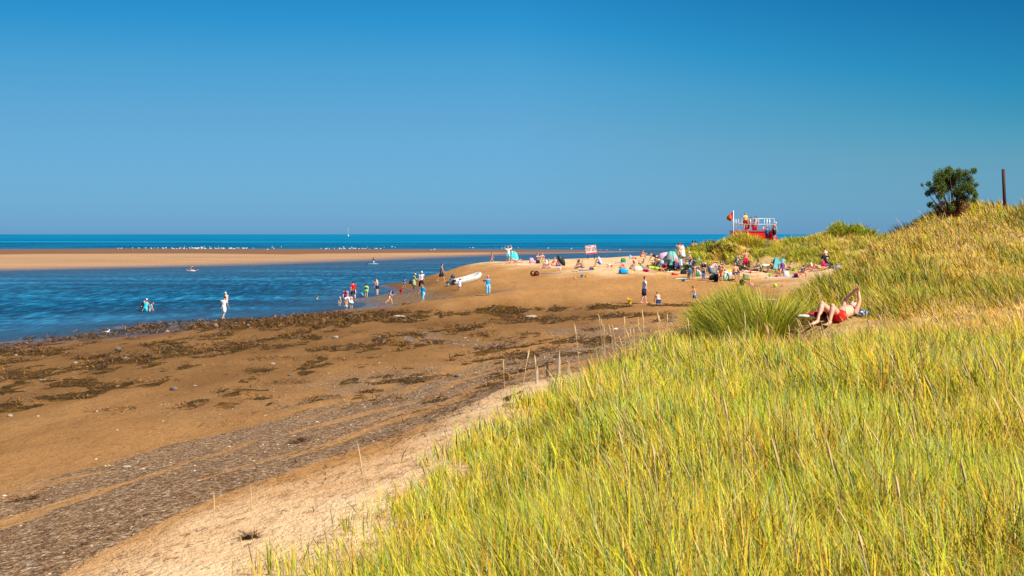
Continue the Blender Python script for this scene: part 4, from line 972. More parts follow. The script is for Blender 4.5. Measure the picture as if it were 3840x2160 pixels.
def camp_chair(u, v, s, color, label, yaw=0, dmin=62, at=None, frame='dkgrey', low=False):
    P = at or G(u, v, dmin); t = thing('camp_chair', label, 'folding chair', P, yaw, "folding chairs on the beach"); fm = mat("metal_"+frame, CC[frame], .4, .05, .6)
    sh = .42*s*(.6 if low else 1); w = .27*s; d = .22*s; bh = sh+.46*s
    for k in (-1, 1):
        b = MB(); b.tube([(k*w,d,0), (k*w,-d*1.1,sh+.18*s)], .012*s, 6); b.tube([(k*w,-d,0), (k*w,d,sh+.12*s)], .012*s, 6); b.build('leg', fm, t)
        b = MB(); b.tube([(k*w,-d,sh-.02), (k*w*1.02,-d*1.5,bh)], .013*s, 6); b.build('back_post', fm, t)
        b = MB(); b.box((k*w*1.05, 0, sh+.20*s), .06*s, .46*s, .025*s, bev=.01); b.build('armrest', cm(color), t)
    b = MB(); b.tube([(-w,d,0), (w,d,0), ], .011*s, 6); b.tube([(-w,-d,0), (w,d,sh*.98)], .011*s, 6); b.tube([(w,-d,0), (-w,d,sh*.98)], .011*s, 6); b.build('brace', fm, t)
    P2 = [[(-w+2*w*j/4, -d+2*d*i/4*1.05, sh-.03*s*math.sin(math.pi*j/4)) for j in range(5)] for i in range(5)]
    b = MB(); b.quad_sheet(P2, .015); b.build('seat', cm(color), t)
    R = [[Vector((-w+2*w*j/4, -d-(i/4)*d*.5-.02-.03*math.sin(math.pi*j/4)+yy, sh+(bh-sh)*i/4)) for j in range(5)] for i in range(5) for yy in (0,)]
    b = MB(); front = [[(p.x, p.y, p.z) for p in r] for r in R]; rr = [[Vector(p) for p in r]+[Vector(p)-Vector((0,.016,0)) for p in reversed(r)] for r in front]; b.ring_loft(rr); b.build('backrest', cm(color), t)
    return t
def wheel(parent, c, R, m_t, m_r, ax=(Y3, Z3), w=.03):
    b = MB(); torus(b, c, R, w, ax, 18, 6); o = b.build('wheel', m_t, parent)
    b = MB(); N = ax[0].cross(ax[1]); b.disc(Vector(c)-N*.015, R*.92, .03, 18, (ax[0], ax[1], N)); b.build('rim', m_r, o); return o
def stroller(u, v, s, color, label, yaw=0, dmin=62, fabric=None, hood=True):
    P = G(u, v, dmin); t = thing('stroller', label, 'pushchair', P, yaw, "pushchairs among the beach crowd"); fm = mat("metal_dkgrey", CC['dkgrey'], .4, .05, .6); tm = mat("rubber", (.02,.02,.02), .7); fb = fabric or cm(color)
    for (x, y) in ((-.24,-.32),(.24,-.32),(-.20,.38),(.20,.38)): wheel(t, (x*s, y*s, .10*s), .10*s, tm, fm, w=.018*s)
    for k in (-1, 1):
        b = MB(); b.tube([(k*.24*s,-.32*s,.10*s), (k*.22*s,.10*s,.52*s), (k*.20*s,-.30*s,1.02*s)], .014*s, 6); b.tube([(k*.20*s,.38*s,.10*s), (k*.22*s,.0,.50*s)], .014*s, 6); b.build('frame', fm, t)
    b = MB(); b.tube([(-.20*s,-.30*s,1.02*s), (.20*s,-.30*s,1.02*s)], .018*s, 6); b.build('handlebar', tm, t)
    b = MB(); R = [[Vector((x_*s, y_*s+dy*s, z_*s)) for (x_, z_) in ((-.19,zz),(.19,zz),(.19,zz+.05),(-.19,zz+.05))] for (y_, zz, dy) in ((.42,.30,0),(.34,.40,0),(.05,.42,0),(-.10,.60,0),(-.22,.90,0))]; b.ring_loft(R); b.build('seat', fb, t)
    if hood:
        R = []
        for i in range(7):
            a = D2(10+i*24); c = Vector((0,-.14*s,.72*s)); R.append([(c.x+x_*.22*s, c.y+math.cos(a)*.30*s*-1*(1-.15*abs(x_)), c.z+math.sin(a)*.30*s*(1-.2*abs(x_)**2)) for x_ in (-1,-.6,0,.6,1)])
        b = MB(); b.quad_sheet(R, .014); b.build('hood', fb, t)
    b = MB(); b.box((0,.02*s,.20*s), .34*s, .42*s, .14*s, bev=.03*s); b.build('basket', cm('black'), t)
    return t
def tent(u, v, w, h, d, m, label, yaw=0, dmin=62, m_band=None, pole=None):
    P = G(u, v, dmin); t = thing('beach_tent', label, 'beach tent', P, yaw, "pop up beach tents")
    def shell(e0, e1, a0, a1, k=1.0, ne=8, na=14):
        g = []
        for i in range(ne+1):
            e = e0+(e1-e0)*i/ne; r = []
            for j in range(na+1):
                a = D2(a0+(a1-a0)*j/na); ce = math.cos(D2(e))**.85 if e < 90 else 0; r.append((w/2*ce*math.cos(a)*k, d/2*ce*math.sin(a)*k, h*math.sin(D2(e))**1.15*k))
            g.append(r)
        return g
    if m_band:
        for (e0, e1, mm, nm) in ((0,24,m,'side_wall'),(24,52,m_band,'mesh_window'),(52,89,m,'roof')):
            b = MB(); b.quad_sheet(shell(e0, e1, -55, 235), .012); b.build(nm, mm, t)
    else:
        b = MB(); b.quad_sheet(shell(0, 89, -40, 220), .012); b.build('canopy', m, t)
    for (a, nm) in ((-90+180, 'pole'),(30, 'pole'),(150, 'pole')):
        b = MB(); b.tube([Vector((w/2*math.cos(D2(a))*math.cos(D2(e))**.85*1.01, d/2*math.sin(D2(a))*math.cos(D2(e))**.85*1.01, h*math.sin(D2(e))**1.15*1.01+.01)) for e in range(0, 90, 8)], .022, 6); b.build(nm, pole or cm('dkgrey'), t)
    b = MB(); b.quad_sheet([[(-w*.42+w*.84*j/4, -d*.40+d*.8*i/4, .02) for j in range(5)] for i in range(5)], .01); b.build('groundsheet', m, t)
    return t
def gull_mesh(detail=True):
    b = MB(); b.tube([(0,-.20,.20), (0,-.08,.20), (0,.05,.215), (0,.13,.25)], [.02,.062,.07,.045], 10, round_=True); b.tube([(0,.11,.25), (0,.15,.31), (0,.16,.335)], [.042,.032,.035], 8, round_=True)
    b.ellipsoid((0,.17,.345), .034, .045, .034)
    return b
def make_gull(u, v, s, yaw, label, at=None, dmin=62, group=None, proto=None):
    t = None
    P = at or G(u, v, dmin); t = thing('gull', label, 'gull', P, yaw, group)
    gull_mesh().build('body', mat("gull_white", (.9,.9,.9), .6, .04), t)
    for k in (-1, 1):
        b = MB(); b.tube([(k*.055,.06,.235), (k*.066,-.06,.235), (k*.03,-.24,.21), (k*.005,-.32,.20)], [.03,.045,.028,.006], 8); b.build('wing', mat("gull_grey", (.32,.35,.40), .6), t)
        b = MB(); b.tube([(k*.03,0,.15), (k*.03,.0,0)], .007, 5); b.box((k*.03,.02,.004), .035, .05, .006); b.build('leg', mat("gull_pink", (.7,.35,.25)), t)
    b = MB(); b.tube([(0,.205,.342), (0,.255,.330)], [.011,.004], 6); b.build('beak', mat("gull_yellow", (.85,.55,.05)), t)
    t.scale = (s,)*3; return t

# ---------------- birds
gull_mat = mat("gull_white", (.9,.9,.9), .6, .04)
make_gull(400, 1257, .98, D2(-95), "white gull standing at the water's edge left of the weedy spit", at=PT(400,1258,84.3)+Vector((0,0,0)))
rg = random.Random(5); gm0 = None
spots = [(444,938),(455,939),(497,937),(521,937),(545,936),(549,936),(567,938.5),(580,936.5),(592,936.5),(611,938.5),(622,937.5)]
spots += [(rg.uniform(640,925), rg.choice([936.5,938,939.5])+rg.uniform(-.8,.8)) for k in range(74)]+[(693,927),(718,927.5),(765,927),(787,927),(819,927.5),(756,930)]
spots += [(947,937),(953,938),(1003,943),(1027,939),(1021,929),(1055,928)]+[(1204,940),(1221,936),(1225,935),(1220,942),(1235,941),(1254,937),(1270,937),(1273,935),(1280,942),(1287,937),(1293,937),(1310,937),(1313,940),(1325,937),(1329,939),(1333,937),(1346,937),(1355,936),(1361,938),(1368,937),(1373,939),(1386,942),(1407,938),(1413,939),(1427,939.5),(1288,929.5),(1319,929.5),(1377,929),(1440,929.5),(1470,928),(1482,929.5)]
spots += [(1617,944),(1629,943),(1762,932),(1774,932),(1883,933),(1944,932),(2056,933),(2143,935),(2250,938.5),(2276,940),(2325,940)]
for i, (u, v) in enumerate(spots):
    d = 32000/(v-HY); x = (u-CX)/FP*d; z = max(0.0, hz(x, d)) if d < 640 else 0
    b = None
    if gm0 is None:
        q = MB(); q.tube([(0,-.26,.20), (0,-.08,.20), (0,.05,.215), (0,.13,.25)], [.02,.075,.085,.05], 8, round_=True); q.tube([(0,.11,.25), (0,.16,.33)], [.045,.038], 6, round_=True); q.ellipsoid((0,.17,.345), .04,.05,.04, None, 8, 5); q.tube([(.03,0,.15),(.03,0,0)], .01, 4); q.tube([(-.03,0,.15),(-.03,0,0)], .01, 4)
        o = q.build('gull', gull_mat); gm0 = o.data
    else: o = link(bpy.data.objects.new('gull', gm0))
    o.location = (x, d, z); o.rotation_euler = (0, 0, rg.uniform(0, 6.28)); k = rg.uniform(1.2, 1.65); o.scale = (k, k, k)
    wat = v < 931 or u > 2200
    o['category'] = 'gull'; o['label'] = "small white gull in the shallow sea just beyond the sandbar" if wat else "white gull resting on the far edge of the sandbar"
    o['group'] = "gulls in the shallows beyond the sandbar" if wat else "gulls resting along the sandbar"

# ---------------- far boat
d = 3500; P = PT(1306, 889, d); P.z = 0
t = thing('sailboat', "small white yacht with bare mast on the horizon", 'sailboat', P, D2(12))
b = MB(); b.ring_loft([[Vector((x*kx, y, z)) for (x, z) in ((-2.2,3.0),(0,-.3),(2.2,3.0))]+[Vector((0,y,3.1))] for y, kx in ((-6,.75),(-3,1),(2,.9),(6,.1))]); b.build('hull', mat("gelcoat", (.85,.85,.86), .3), t, False)
b = MB(); b.tube([(0,1,2.8), (0,1,22)], [.28,.16], 6); b.tube([(0,1,4.6), (0,-4.6,4.8)], .22, 6); b.build('mast', mat("alloy", (.8,.82,.85), .35, .05, .2), t)
b = MB(); b.box((0,-.5,3.7), 2.4, 5, 1.4, bev=.4); b.build('cabin', mat("gelcoat", (.85,.85,.86), .3), t)

# ---------------- bush, post, stakes, rocks
P = Vector(((3565-CX)/FP*61.5, 61.5, 0)); P.z = hz(P.x, P.y)
t = thing('bush', "dark green leafy bush with red stems on top of the big dune", 'bush', P)
b = MB(); rb = random.Random(3); tips = []
def wpt(u, v, dy=0): q = PT(u, v, 61.5); return Vector((q.x-P.x, dy, q.z-P.z))
lobes = [(3475,690,9),(3497,700,12),(3510,712,14),(3510,672,17),(3530,655,19),(3545,640,14),(3560,662,20),(3540,690,22),(3575,690,20),(3590,648,14),(3600,672,17),(3610,700,18),(3628,650,15),(3640,642,11),(3630,680,17),(3625,712,15),(3598,724,14),(3650,694,8),(3662,728,9),(3670,738,8),(3655,750,10),(3625,745,13),(3500,768,10),(3515,778,12),(3535,762,9),(3590,765,14),(3560,780,14),(3488,762,6),(3560,645,10),(3650,640,5),(3462,693,5),(3525,700,20),(3548,708,20),(3585,715,18),(3612,735,16),(3520,735,12),(3640,715,14),(3575,665,20),(3490,725,10)]
for (u, v, r) in lobes:
    q = wpt(u, v, rb.uniform(-.5,.5)); base = wpt(3568+rb.uniform(-16,16), 838, rb.uniform(-.2,.2)); mid = base.lerp(q,.5)+Vector((rb.uniform(-.08,.08),0,rb.uniform(-.02,.1)))
    b.tube([base, mid, q], [.028,.018,.008], 5); tips.append((q, r/86.7))
b.build('stem', mat("bush_stem", (.16,.035,.03), .7), t)
V = []; C = []; n = 0
for (q, r) in tips:
    r *= 1.22; k = int(17000*r*r)
    for i in range(max(40, k)):
        dv = Vector((rb.gauss(0,1), rb.gauss(0,1), rb.gauss(0,1))).normalized()*(rb.random()**.45)*r*rb.uniform(.8,1.25)
        c = q+Vector((dv.x, dv.y*1.3, dv.z)); L = rb.uniform(.028,.058); A = Vector((rb.gauss(0,1), rb.gauss(0,1), rb.gauss(0,.8))).normalized(); B = A.cross(Vector((rb.gauss(0,1), rb.gauss(0,1), rb.gauss(0,1)))).normalized()
        for s_, w_ in ((-1,0),(0,-.38),(1,0),(0,.38)): V.append(c+A*s_*L*.6+B*w_*L)
        cc = rb.choice([(.07,.13,.015),(.045,.09,.01),(.11,.17,.02),(.16,.19,.03)]); kk = rb.uniform(.7,1.3); C += [[v_*kk for v_ in cc]]*4; n += 1
me = fast_mesh("crown", np.array([tuple(v) for v in V]), np.arange(n*4).reshape(-1,4), np.array(C)); me.materials.append(grass_mat("leaves", .22)); link(bpy.data.objects.new("crown", me), t)
P = Vector(((3769-CX)/FP*63, 63, 0)); P.z = hz(P.x, P.y)-.1
top = PT(3762, 634, 63)-P
b = MB(); b.tube([(0,0,0), top*.5, top], [.075,.072,.072], 14); tagm(b.build('post', mat("rusty_pipe", (.10,.045,.04), .8, .5, 0, 12)), "rusty brown pipe post standing on top of the big dune", 'post', P)
for (u, vt, vb, r, lab) in [(2094,1322,1415,.036,"pale weathered wooden stake at the dune edge, tallest of the old stakes"),(2052,1350,1412,.03,"dark topped wooden stake left of the pale one at the dune edge"),(2012,1376,1440,.033,"weathered grey stake half buried in grass, lowest of the old stakes"),(2131,1347,1400,.02,"thin pale broken stake just right of the tallest stake")]:
    P = ground(u, vb, 15, 60); h = (vb-vt)/FP*P.y; b = MB()
    rings = []
    for i in range(8):
        f = i/7; k = 1-.75*max(0, (f-.7)/.3); rings.append([Vector((r*k*math.cos(a)*(1+.25*math.sin(3*a+i))+.02*f*h*2, r*k*.7*math.sin(a), -.1+f*(h+.1)+(.02 if f == 1 else 0)*math.sin(a))) for a in [2*math.pi*j/9 for j in range(9)]])
    b.ring_loft(rings); tagm(b.build('stake', mat("weathered_wood_dark", (.16,.09,.05), .9, .5, 0, 20) if 'dark' in lab else mat("weathered_wood", (.60,.50,.36), .9, .5, 0, 30), smooth=False), lab, 'wooden stake', P, group="old stakes at the dune edge")
rk = random.Random(9)
rocks = [(652,1463,32,"dark grey boulder lying alone on smooth brown sand, roundest of the stones"),(475,1752,34,"pale lichened rock at the lower edge of the shingle band"),(445,1312,22,"small grey stone in the weed left of centre"),(628,1245,18,"pale boulder in the weed near the gull"),(808,1228,22,"upright brown rock in the weed by the waterline"),
  (160,1426,24,"flat pale stone on sand near the left edge"),(886,1214,26,"brown boulder in the waterline weed below the wading men"),(932,1224,18,"tan oval stone in the waterline weed"),(1258,1268,22,"pale stone in the weed belt above the sand"),(1535,1284,30,"broad grey rock beside the orange weed mound"),(1392,1190,14,"light square stone in the weed belt"),(1516,1202,18,"yellowish block of stone in the weed belt"),
  (1022,1367,18,"white angular stone left on bare sand"),(1090,1408,26,"low pointed dark rock on the bare sand"),(1715,1414,26,"dark rounded stone above the reddish weed heap"),(1420,1266,16,"small white stone in the shingle patch"),(1990,1190,44,"long flat slab of pale rock in the weed line"),(2520,1205,46,"flat grey rock slab beside the black weed lump"),(2370,1212,14,"small dark stone left of the black weed lump"),
  (1575,1415,20,"pale flat stone in the upper shingle"),(360,1545,16,"white stone at the end of a weed strip"),(38,1562,22,"pale long stone by the left edge of the beach"),(10,1422,18,"grey stone cut by the left edge of the picture"),(730,1447,18,"flat beige stone right of the lone boulder"),(2330,1236,10,"little pale stone below the flat slab"),(60,1333,12,"white shell like stone on sand at far left"),(282,1363,18,"light stone set into a weed mound"),(470,1350,30,"brown boulder in the middle of the weed patches")]
for (u, v, wpx, lab) in rocks:
    P = ground(u, v, 8, 200); w = wpx/FP*P.y; b = MB(); rings = []; ph = rk.uniform(0,6)
    flat = .28 if 'flat' in lab or 'slab' in lab or 'low' in lab else (.95 if 'upright' in lab else .55)
    for i in range(7):
        t_ = -.9+i*.38; t_ = max(-1.2, min(1.35, t_)); rings.append([Vector((w/2*math.cos(t_)*math.cos(a)*(1+.16*math.sin(2*a+ph)+.08*math.sin(5*a+i)), w*.38*math.cos(t_)*math.sin(a)*(1+.12*math.cos(3*a+ph)), w*flat*.5*(math.sin(t_)+.45)*(1+.12*math.sin(a+ph)))) for a in [2*math.pi*j/12 for j in range(12)]])
    b.ring_loft(rings)
    dark = 'dark' in lab or 'grey' in lab
    tagm(b.build('rock', mat("rock_dark" if dark else ("rock_brown" if 'brown' in lab else "rock_pale"), (.20,.17,.15) if dark else ((.30,.22,.15) if 'brown' in lab else (.46,.38,.29)), .9, .45, 0, 14)), lab, 'rock', P, rk.uniform(-.5,.5), group="stones on the beach")
# driftwood
for (u, v, L, yaw, lab) in [(2885,1129,1.1,.05,"bleached driftwood branch on sand right of the tall marram clump"),(1495,1190,.8,.02,"pale driftwood stick in the weed line near the puddle")]:
    P = G(u, v, 40); b = MB(); b.tube([(-L/2,0,.05), (-L*.2,.03,.08), (L*.1,-.02,.07), (L/2,.02,.06)], [.02,.05,.055,.02], 8); b.tube([(L*.1,0,.07), (L*.25,.1,.13)], [.03,.01], 6); tagm(b.build('driftwood', mat("bleached_wood", (.72,.62,.48), .9, .3, 0, 20)), lab, 'driftwood', P, yaw)

# ---------------- inflatable boat
A = G(1702, 1068); t = thing('inflatable_boat', "light grey inflatable dinghy beached on the sand spit", 'inflatable boat', A, 0)
tub = mat("hypalon", (.60,.58,.53), .45, .06); dk = mat("rubber_strip", (.03,.035,.06), .6)
def boat_path(s):
    pts = [(-.35,s*.58,.20), (.2,s*.60,.21), (1.0,s*.62,.23), (1.9,s*.58,.28), (2.5,s*.44,.38), (2.9,s*.20,.50), (3.0,0,.54)]; return [Vector(p) for p in pts]
for s in (-1, 1):
    b = MB(); b.tube(boat_path(s), [.10,.21,.21,.215,.205,.19,.185], 14); b.build('side_tube', tub, t)
    for dz in (.055,-.03):
        b = MB(); b.tube([p+Vector((0, s*.205 if p.x < 2.4 else s*.17, dz)) for p in boat_path(s)[1:6]], .014, 5); b.build('rubbing_strip', dk, t)
b = MB(); b.ring_loft([[Vector((x, y*k, z+zz)) for (y, z) in ((-.5,.16),(0,.0),(.5,.16),(.5,.19),(-.5,.19))] for x, k, zz in ((-.1,1,0),(1.2,1,.02),(2.3,.75,.13),(2.8,.3,.28))]); b.build('hull_floor', mat("hypalon_dark", (.35,.36,.38), .6), t)
b = MB(); b.box((-.08,0,.32), .05, .95, .34, bev=.012); b.build('transom', mat("transom_grey", (.25,.27,.30), .5), t)
b = MB(); b.box((1.1,0,.36), .24, .9, .03, bev=.01); b.build('thwart', mat("transom_grey", (.25,.27,.30), .5), t)
en = MB(); en.box((-.02,0,.72), .34, .26, .32, ((X3*.8+Z3*.6), Y3, (Z3*.8-X3*.6)), bev=.09); eo = en.build('outboard_engine', mat("cowl", (.05,.06,.09), .3, .1), t)
b = MB(); b.tube([(-.10,0,.62), (-.30,0,.36), (-.55,0,.16)], [.10,.07,.06], 8); b.box((-.42,0,.28), .34, .05, .22, ((X3*.75+Z3*.66), Y3, (Z3*.75-X3*.66)), bev=.02); b.build('leg', mat("cowl_leg", (.10,.12,.15), .4), eo)
b = MB(); torus(b, (-.62,0,.10), .11, .02, ((X3*-.3+Z3).normalized(), Y3), 12, 6)
for a in range(3): dv = (X3*-.3+Z3).normalized()*math.cos(a*2.09)+Y3*math.sin(a*2.09); b.box(Vector((-.62,0,.10))+dv*.05, .02, .05, .09, (X3, dv.cross(X3).normalized(), dv))
b.build('propeller', mat("alloy", (.8,.82,.85), .35, .05, .2), eo)
Bw = G(1808, 1050); dv = Bw-A; t.rotation_euler = (0, -math.atan2(dv.z-.0, math.hypot(dv.x, dv.y))-.02, math.atan2(min(dv.y, dv.x*.9), dv.x)); t.scale = (1.02,1.02,1.02)

# ---------------- warning sign
P = G(2217, 972, 120); t = thing('warning_sign', "white and red estuary speed limit sign on two posts at the beach crest", 'sign', P, 0)
k = P.y/FP
def sp(u, v, dy=0): return Vector(((u-2217)*k, dy, (972-v)*k))
ux = (sp(2237,950)-sp(2198,954)).normalized(); uz = (sp(2194,920.5)-sp(2198,954)).normalized(); c0 = (sp(2194,920.5)+sp(2238,952))/2
W_, H_ = 41.5*k, 33.5*k; N_ = Vector((0,1,0)); AX = (ux, N_, uz)
b = MB(); b.box(c0, W_, .04, H_, AX); pn = b.build('panel', mat("sign_white", (.78,.76,.74), .5, .05), t, False)
b = MB(); b.box(c0-uz*H_*.41+N_*-.024, W_*.93, .006, H_*.15, AX); b.build('red_band', mat("sign_red", (.60,.03,.05), .5, .05), pn, False)
b = MB()
for s in (-1, 1): b.box(c0+ux*s*W_*.485+N_*-.023, W_*.02, .006, H_*.98, AX)
b.box(c0+uz*H_*.485+N_*-.0235, W_*.94, .006, H_*.02, AX); b.build('border', mat("sign_red", (.60,.03,.05)), pn, False)
b = MB(); torus(b, c0+ux*W_*.27+uz*H_*.03+N_*-.026, H_*.21, H_*.018, (ux, uz), 28, 6); torus(b, c0+ux*W_*.27+uz*H_*.03+N_*-.026, H_*.155, H_*.008, (ux, uz), 24, 5); b.build('speed_ring', mat("sign_dark", (.20,.03,.05)), pn)
rot = Matrix((ux, uz, -N_)).transposed().to_4x4()
def text(s, size, off, m, nm):
    cu = bpy.data.curves.new("t", 'FONT'); cu.body = s; cu.size = size; cu.align_x = 'CENTER'; cu.align_y = 'CENTER'; cu.extrude = .003; cu.offset = size*.018
    to = bpy.data.objects.new("t", cu); COL.objects.link(to); bpy.context.view_layer.update(); dg = bpy.context.evaluated_depsgraph_get()
    me = bpy.data.meshes.new_from_object(to.evaluated_get(dg)); bpy.data.objects.remove(to)
    me.transform(Matrix.Translation(c0+ux*off[0]*W_+uz*off[1]*H_-N_*.028)@rot); me.materials.clear(); me.materials.append(m); o = link(bpy.data.objects.new(nm, me), pn); return o
srm = mat("sign_letter", (.55,.02,.06), .5)
text("CAUTION", H_*.15, (-.20,.36), srm, 'lettering')
text("SPEED LIMIT\nIN THE\nESTUARY", H_*.135, (-.22,.03), srm, 'lettering'); text("8", H_*.24, (.27,.03), mat("sign_dark", (.20,.03,.05)), 'lettering')
b = MB(); a_ = c0+ux*W_*.36+uz*H_*.36-N_*.026; b.ring_loft([[a_+ux*x_*H_*.09+uz*z_*H_*.09+N_*y_ for (x_, z_) in ((-1,.5),(1,.8),(.7,-.9))] for y_ in (0,.004)]); b.build('pennant_mark', srm, pn, False)
for (u0, v0, u1) in ((2204,956,2205),(2228,953,2229)):
    b = MB(); b.tube([sp(u1,975,.05), sp(u0,v0-20,.05)], .045, 8); b.build('post', mat("sign_post", (.03,.04,.10), .6), t)

# ---------------- lifeguard platform
DZ = 6.34; yd = 133.0; px = lambda u, y=yd: (u-CX)/FP*y
P = Vector((px(2828), yd, hz(px(2828), yd)-.6)); t = thing('lifeguard_platform', "red lifeguard platform with white railings on the dune", 'lifeguard platform', P)
red = mat("platform_red", (.86,.02,.012), .5, .10, 0, 2); gal = mat("galvanised", (.72,.74,.77), .4, .1, .3)
L2 = px(2905)-px(2828); x0, x1 = px(2751)-P.x, L2; zt = DZ-P.z; dep_ = 2.3
b = MB(); b.box(((x0+x1)/2, dep_/2, zt/2-.05), x1-x0, dep_, zt-.1); box_ = b.build('container', red, t, False)
for i in range(16):
    b = MB(); xx = x0+(x1-x0)*(i+.5)/16; b.box((xx, -.012, zt/2-.1), (x1-x0)/34, .03, zt-.5); b.build('rib', red, box_, False)
b = MB(); b.box(((x0+x1)/2, dep_/2-.02, zt-.04), x1-x0+.08, dep_+.1, .08); b.build('deck', mat("deck_red", (.55,.10,.10), .6), t, False)
def rail(name, pts, r=.021):
    b = MB(); b.tube(pts, r, 7); b.build(name, gal, t)
xe = px(2903)-P.x
for (ru, yy) in [(2756,0),(2762,2.2),(2770,0),(2776,2.2),(2782,0),(2814,0),(2845,0),(2853,2.2),(2876,0),(2882,2.2),(2885,0),(2893,2.2),(2903,0),(2903,2.2)]:
    xx = px(ru)-P.x; rail('rail_post', [(xx, yy, zt), (xx, yy, zt+1.12)])
for yy in (0,2.2):
    for hh in (1.12,.58): rail('handrail', [(x0+.1, yy, zt+hh), (xe, yy, zt+hh)])
for xx in (x0+.1, xe):
    for hh in (1.12,.58): rail('handrail', [(xx, 0, zt+hh), (xx, 2.2, zt+hh)])
for s in (0,.75):
    b = MB(); b.box((xe+.02+s*.0+.25, .3+s, zt-.6), .08, .06, 1.7, (X3, Y3, (Z3-X3*.35).normalized())); b.build('stair_stringer', red, t, False)
for i in range(5):
    b = MB(); b.box((xe+.08+i*.11, .68, zt-.2-i*.26), .22, .7, .04); b.build('step', red, t, False)
# flag on its own pole
P = Vector((px(2750,132.4), 132.4, hz(px(2750,132.4),132.4)-.4)); t = thing('flag_pole', "white flagpole left of the red platform", 'flagpole', P)
zt2 = PT(2750,789,132.4).z-P.z; b = MB(); b.tube([(0,0,0), (0,0,zt2)], [.045,.04], 8); b.build('pole', mat("white_paint", (.82,.82,.84), .4, .05), t)
g = []
for i in range(7):
    f = i/6; r = []
    for j in range(7):
        q = j/6; w = .62*math.sin(math.pi*(.12+.80*(1-f)**.8))*(1.0); r.append((-.04-q*w*(.95), .10*math.sin(q*6+f*2), zt2-.10-(f)*.72-q*.12-(.08 if q > .8 else 0)*f))
    g.append(r)
b = MB(); R = [[Vector(p) for p in r]+[Vector(p)+Vector((0,.012,0)) for p in reversed(r)] for r in g]; b.ring_loft(R); b.build('flag', mat("flag_orange", (.80,.10,.02), .8), t)
deck = lambda u, y=yd+.7: Vector((px(u, y), y, DZ+.02))
def moulded_chair(loc, yaw, label):
    t = thing('deck_chair', label, 'chair', loc, yaw); m = mat("chair_red", (.62,.01,.02), .4)
    b = MB(); b.ring_loft([[Vector((x_*.26, y_, z_+dz)) for x_ in (-1,-.5,0,.5,1) for dz in (0,)]+[Vector((x_*.26, y_, z_-.05)) for x_ in (1,.5,0,-.5,-1)] for (y_, z_) in ((.30,.36),(.0,.33),(-.22,.36))]); b.build('seat', m, t)
    b = MB(); b.ring_loft([[Vector((math.cos(a)*.27*k, y_+math.sin(a)*.05, z_)) for a in [2*math.pi*j/12 for j in range(12)]] for (y_, z_, k) in ((-.20,.05,.5),(-.22,.36,1),(-.32,.70,1.05),(-.38,.90,.9),(-.40,1.0,.4))]); b.build('backrest', m, t)
    for s in (-1, 1): b = MB(); b.box((s*.27,-.02,.20), .05, .46, .40, bev=.02); b.build('leg', m, t)
    return t
moulded_chair(deck(2829, yd+.6), D2(80), "red moulded chair on the platform holding the shirtless lifeguard")
moulded_chair(deck(2801, yd+.9), D2(80), "red chair on the platform under the guard in yellow")
for (u, c, lab) in [(2861.5,'ltgrey',"pale bottle, leftmost of three on the platform deck"),(2867,'orange',"orange bottle, middle of three on the platform deck"),(2873,'mint',"mint bottle, rightmost of three on the platform deck")]:
    b = MB(); h = .27; b.ring_loft([[Vector((r*math.cos(a), r*math.sin(a), z)) for a in [2*math.pi*j/10 for j in range(10)]] for z, r in ((0,.075),(.2,.08),(.25,.045),(.30,.03),(.34,.03))]); o = b.build('bottle', mat("bottle_"+c, CC[c], .3)); tagm(o, lab, 'bottle', deck(u, yd+.1), group="bottles on the platform deck")
# small metal equipment frame in the dune grass
P = G(2882, 921, 110); t = thing('equipment_cage', "small grey metal mesh cage half sunk in dune grass below the platform", 'metal cage', P+Vector((0,-.3,0)))
b = MB(); 
for (a, c) in (((-.28,0,0),(-.28,0,.42)),((.28,0,0),(.28,0,.42)),((-.28,.3,0),(-.28,.3,.42)),((.28,.3,0),(.28,.3,.42)),((-.28,0,.42),(.28,0,.42)),((-.28,.3,.42),(.28,.3,.42)),((-.28,0,.42),(-.28,.3,.42)),((.28,0,.42),(.28,.3,.42))): b.tube([a, c], .014, 5)
b.build('frame', mat("galv_dull", (.40,.45,.45), .5), t); b = MB(); b.box((0,.15,.2), .52, .26, .38); b.build('mesh_panel', mat("mesh_grey", (.22,.24,.22), .8), t, False)
# ================================================================ people and beach things
def WAT(u, v): d = 32000/(v-HY); return Vector(((u-CX)/FP*d, d, 0))
dotted = mat_spots("cloth_dotted", (.72,.70,.72), (.10,.08,.20), 30, .52)
patt = mat_spots("cloth_pattern", (.60,.30,.42), (.05,.06,.20), 24, .48)
bluepat = mat_spots("cloth_bluepattern", (.04,.38,.62), (.30,.66,.85), 16, .5)
stripe_bw = mat_bands("cloth_blue_white", [(.8,.8,.85),(.06,.22,.55)], 0, .09)
trunks3 = mat_bands("cloth_trunks", [(.85,.85,.88),(.01,.14,.55),(.01,.02,.06)], 2, .13)
lilac = mat("cloth_lilac", (.70,.68,.86), .8)
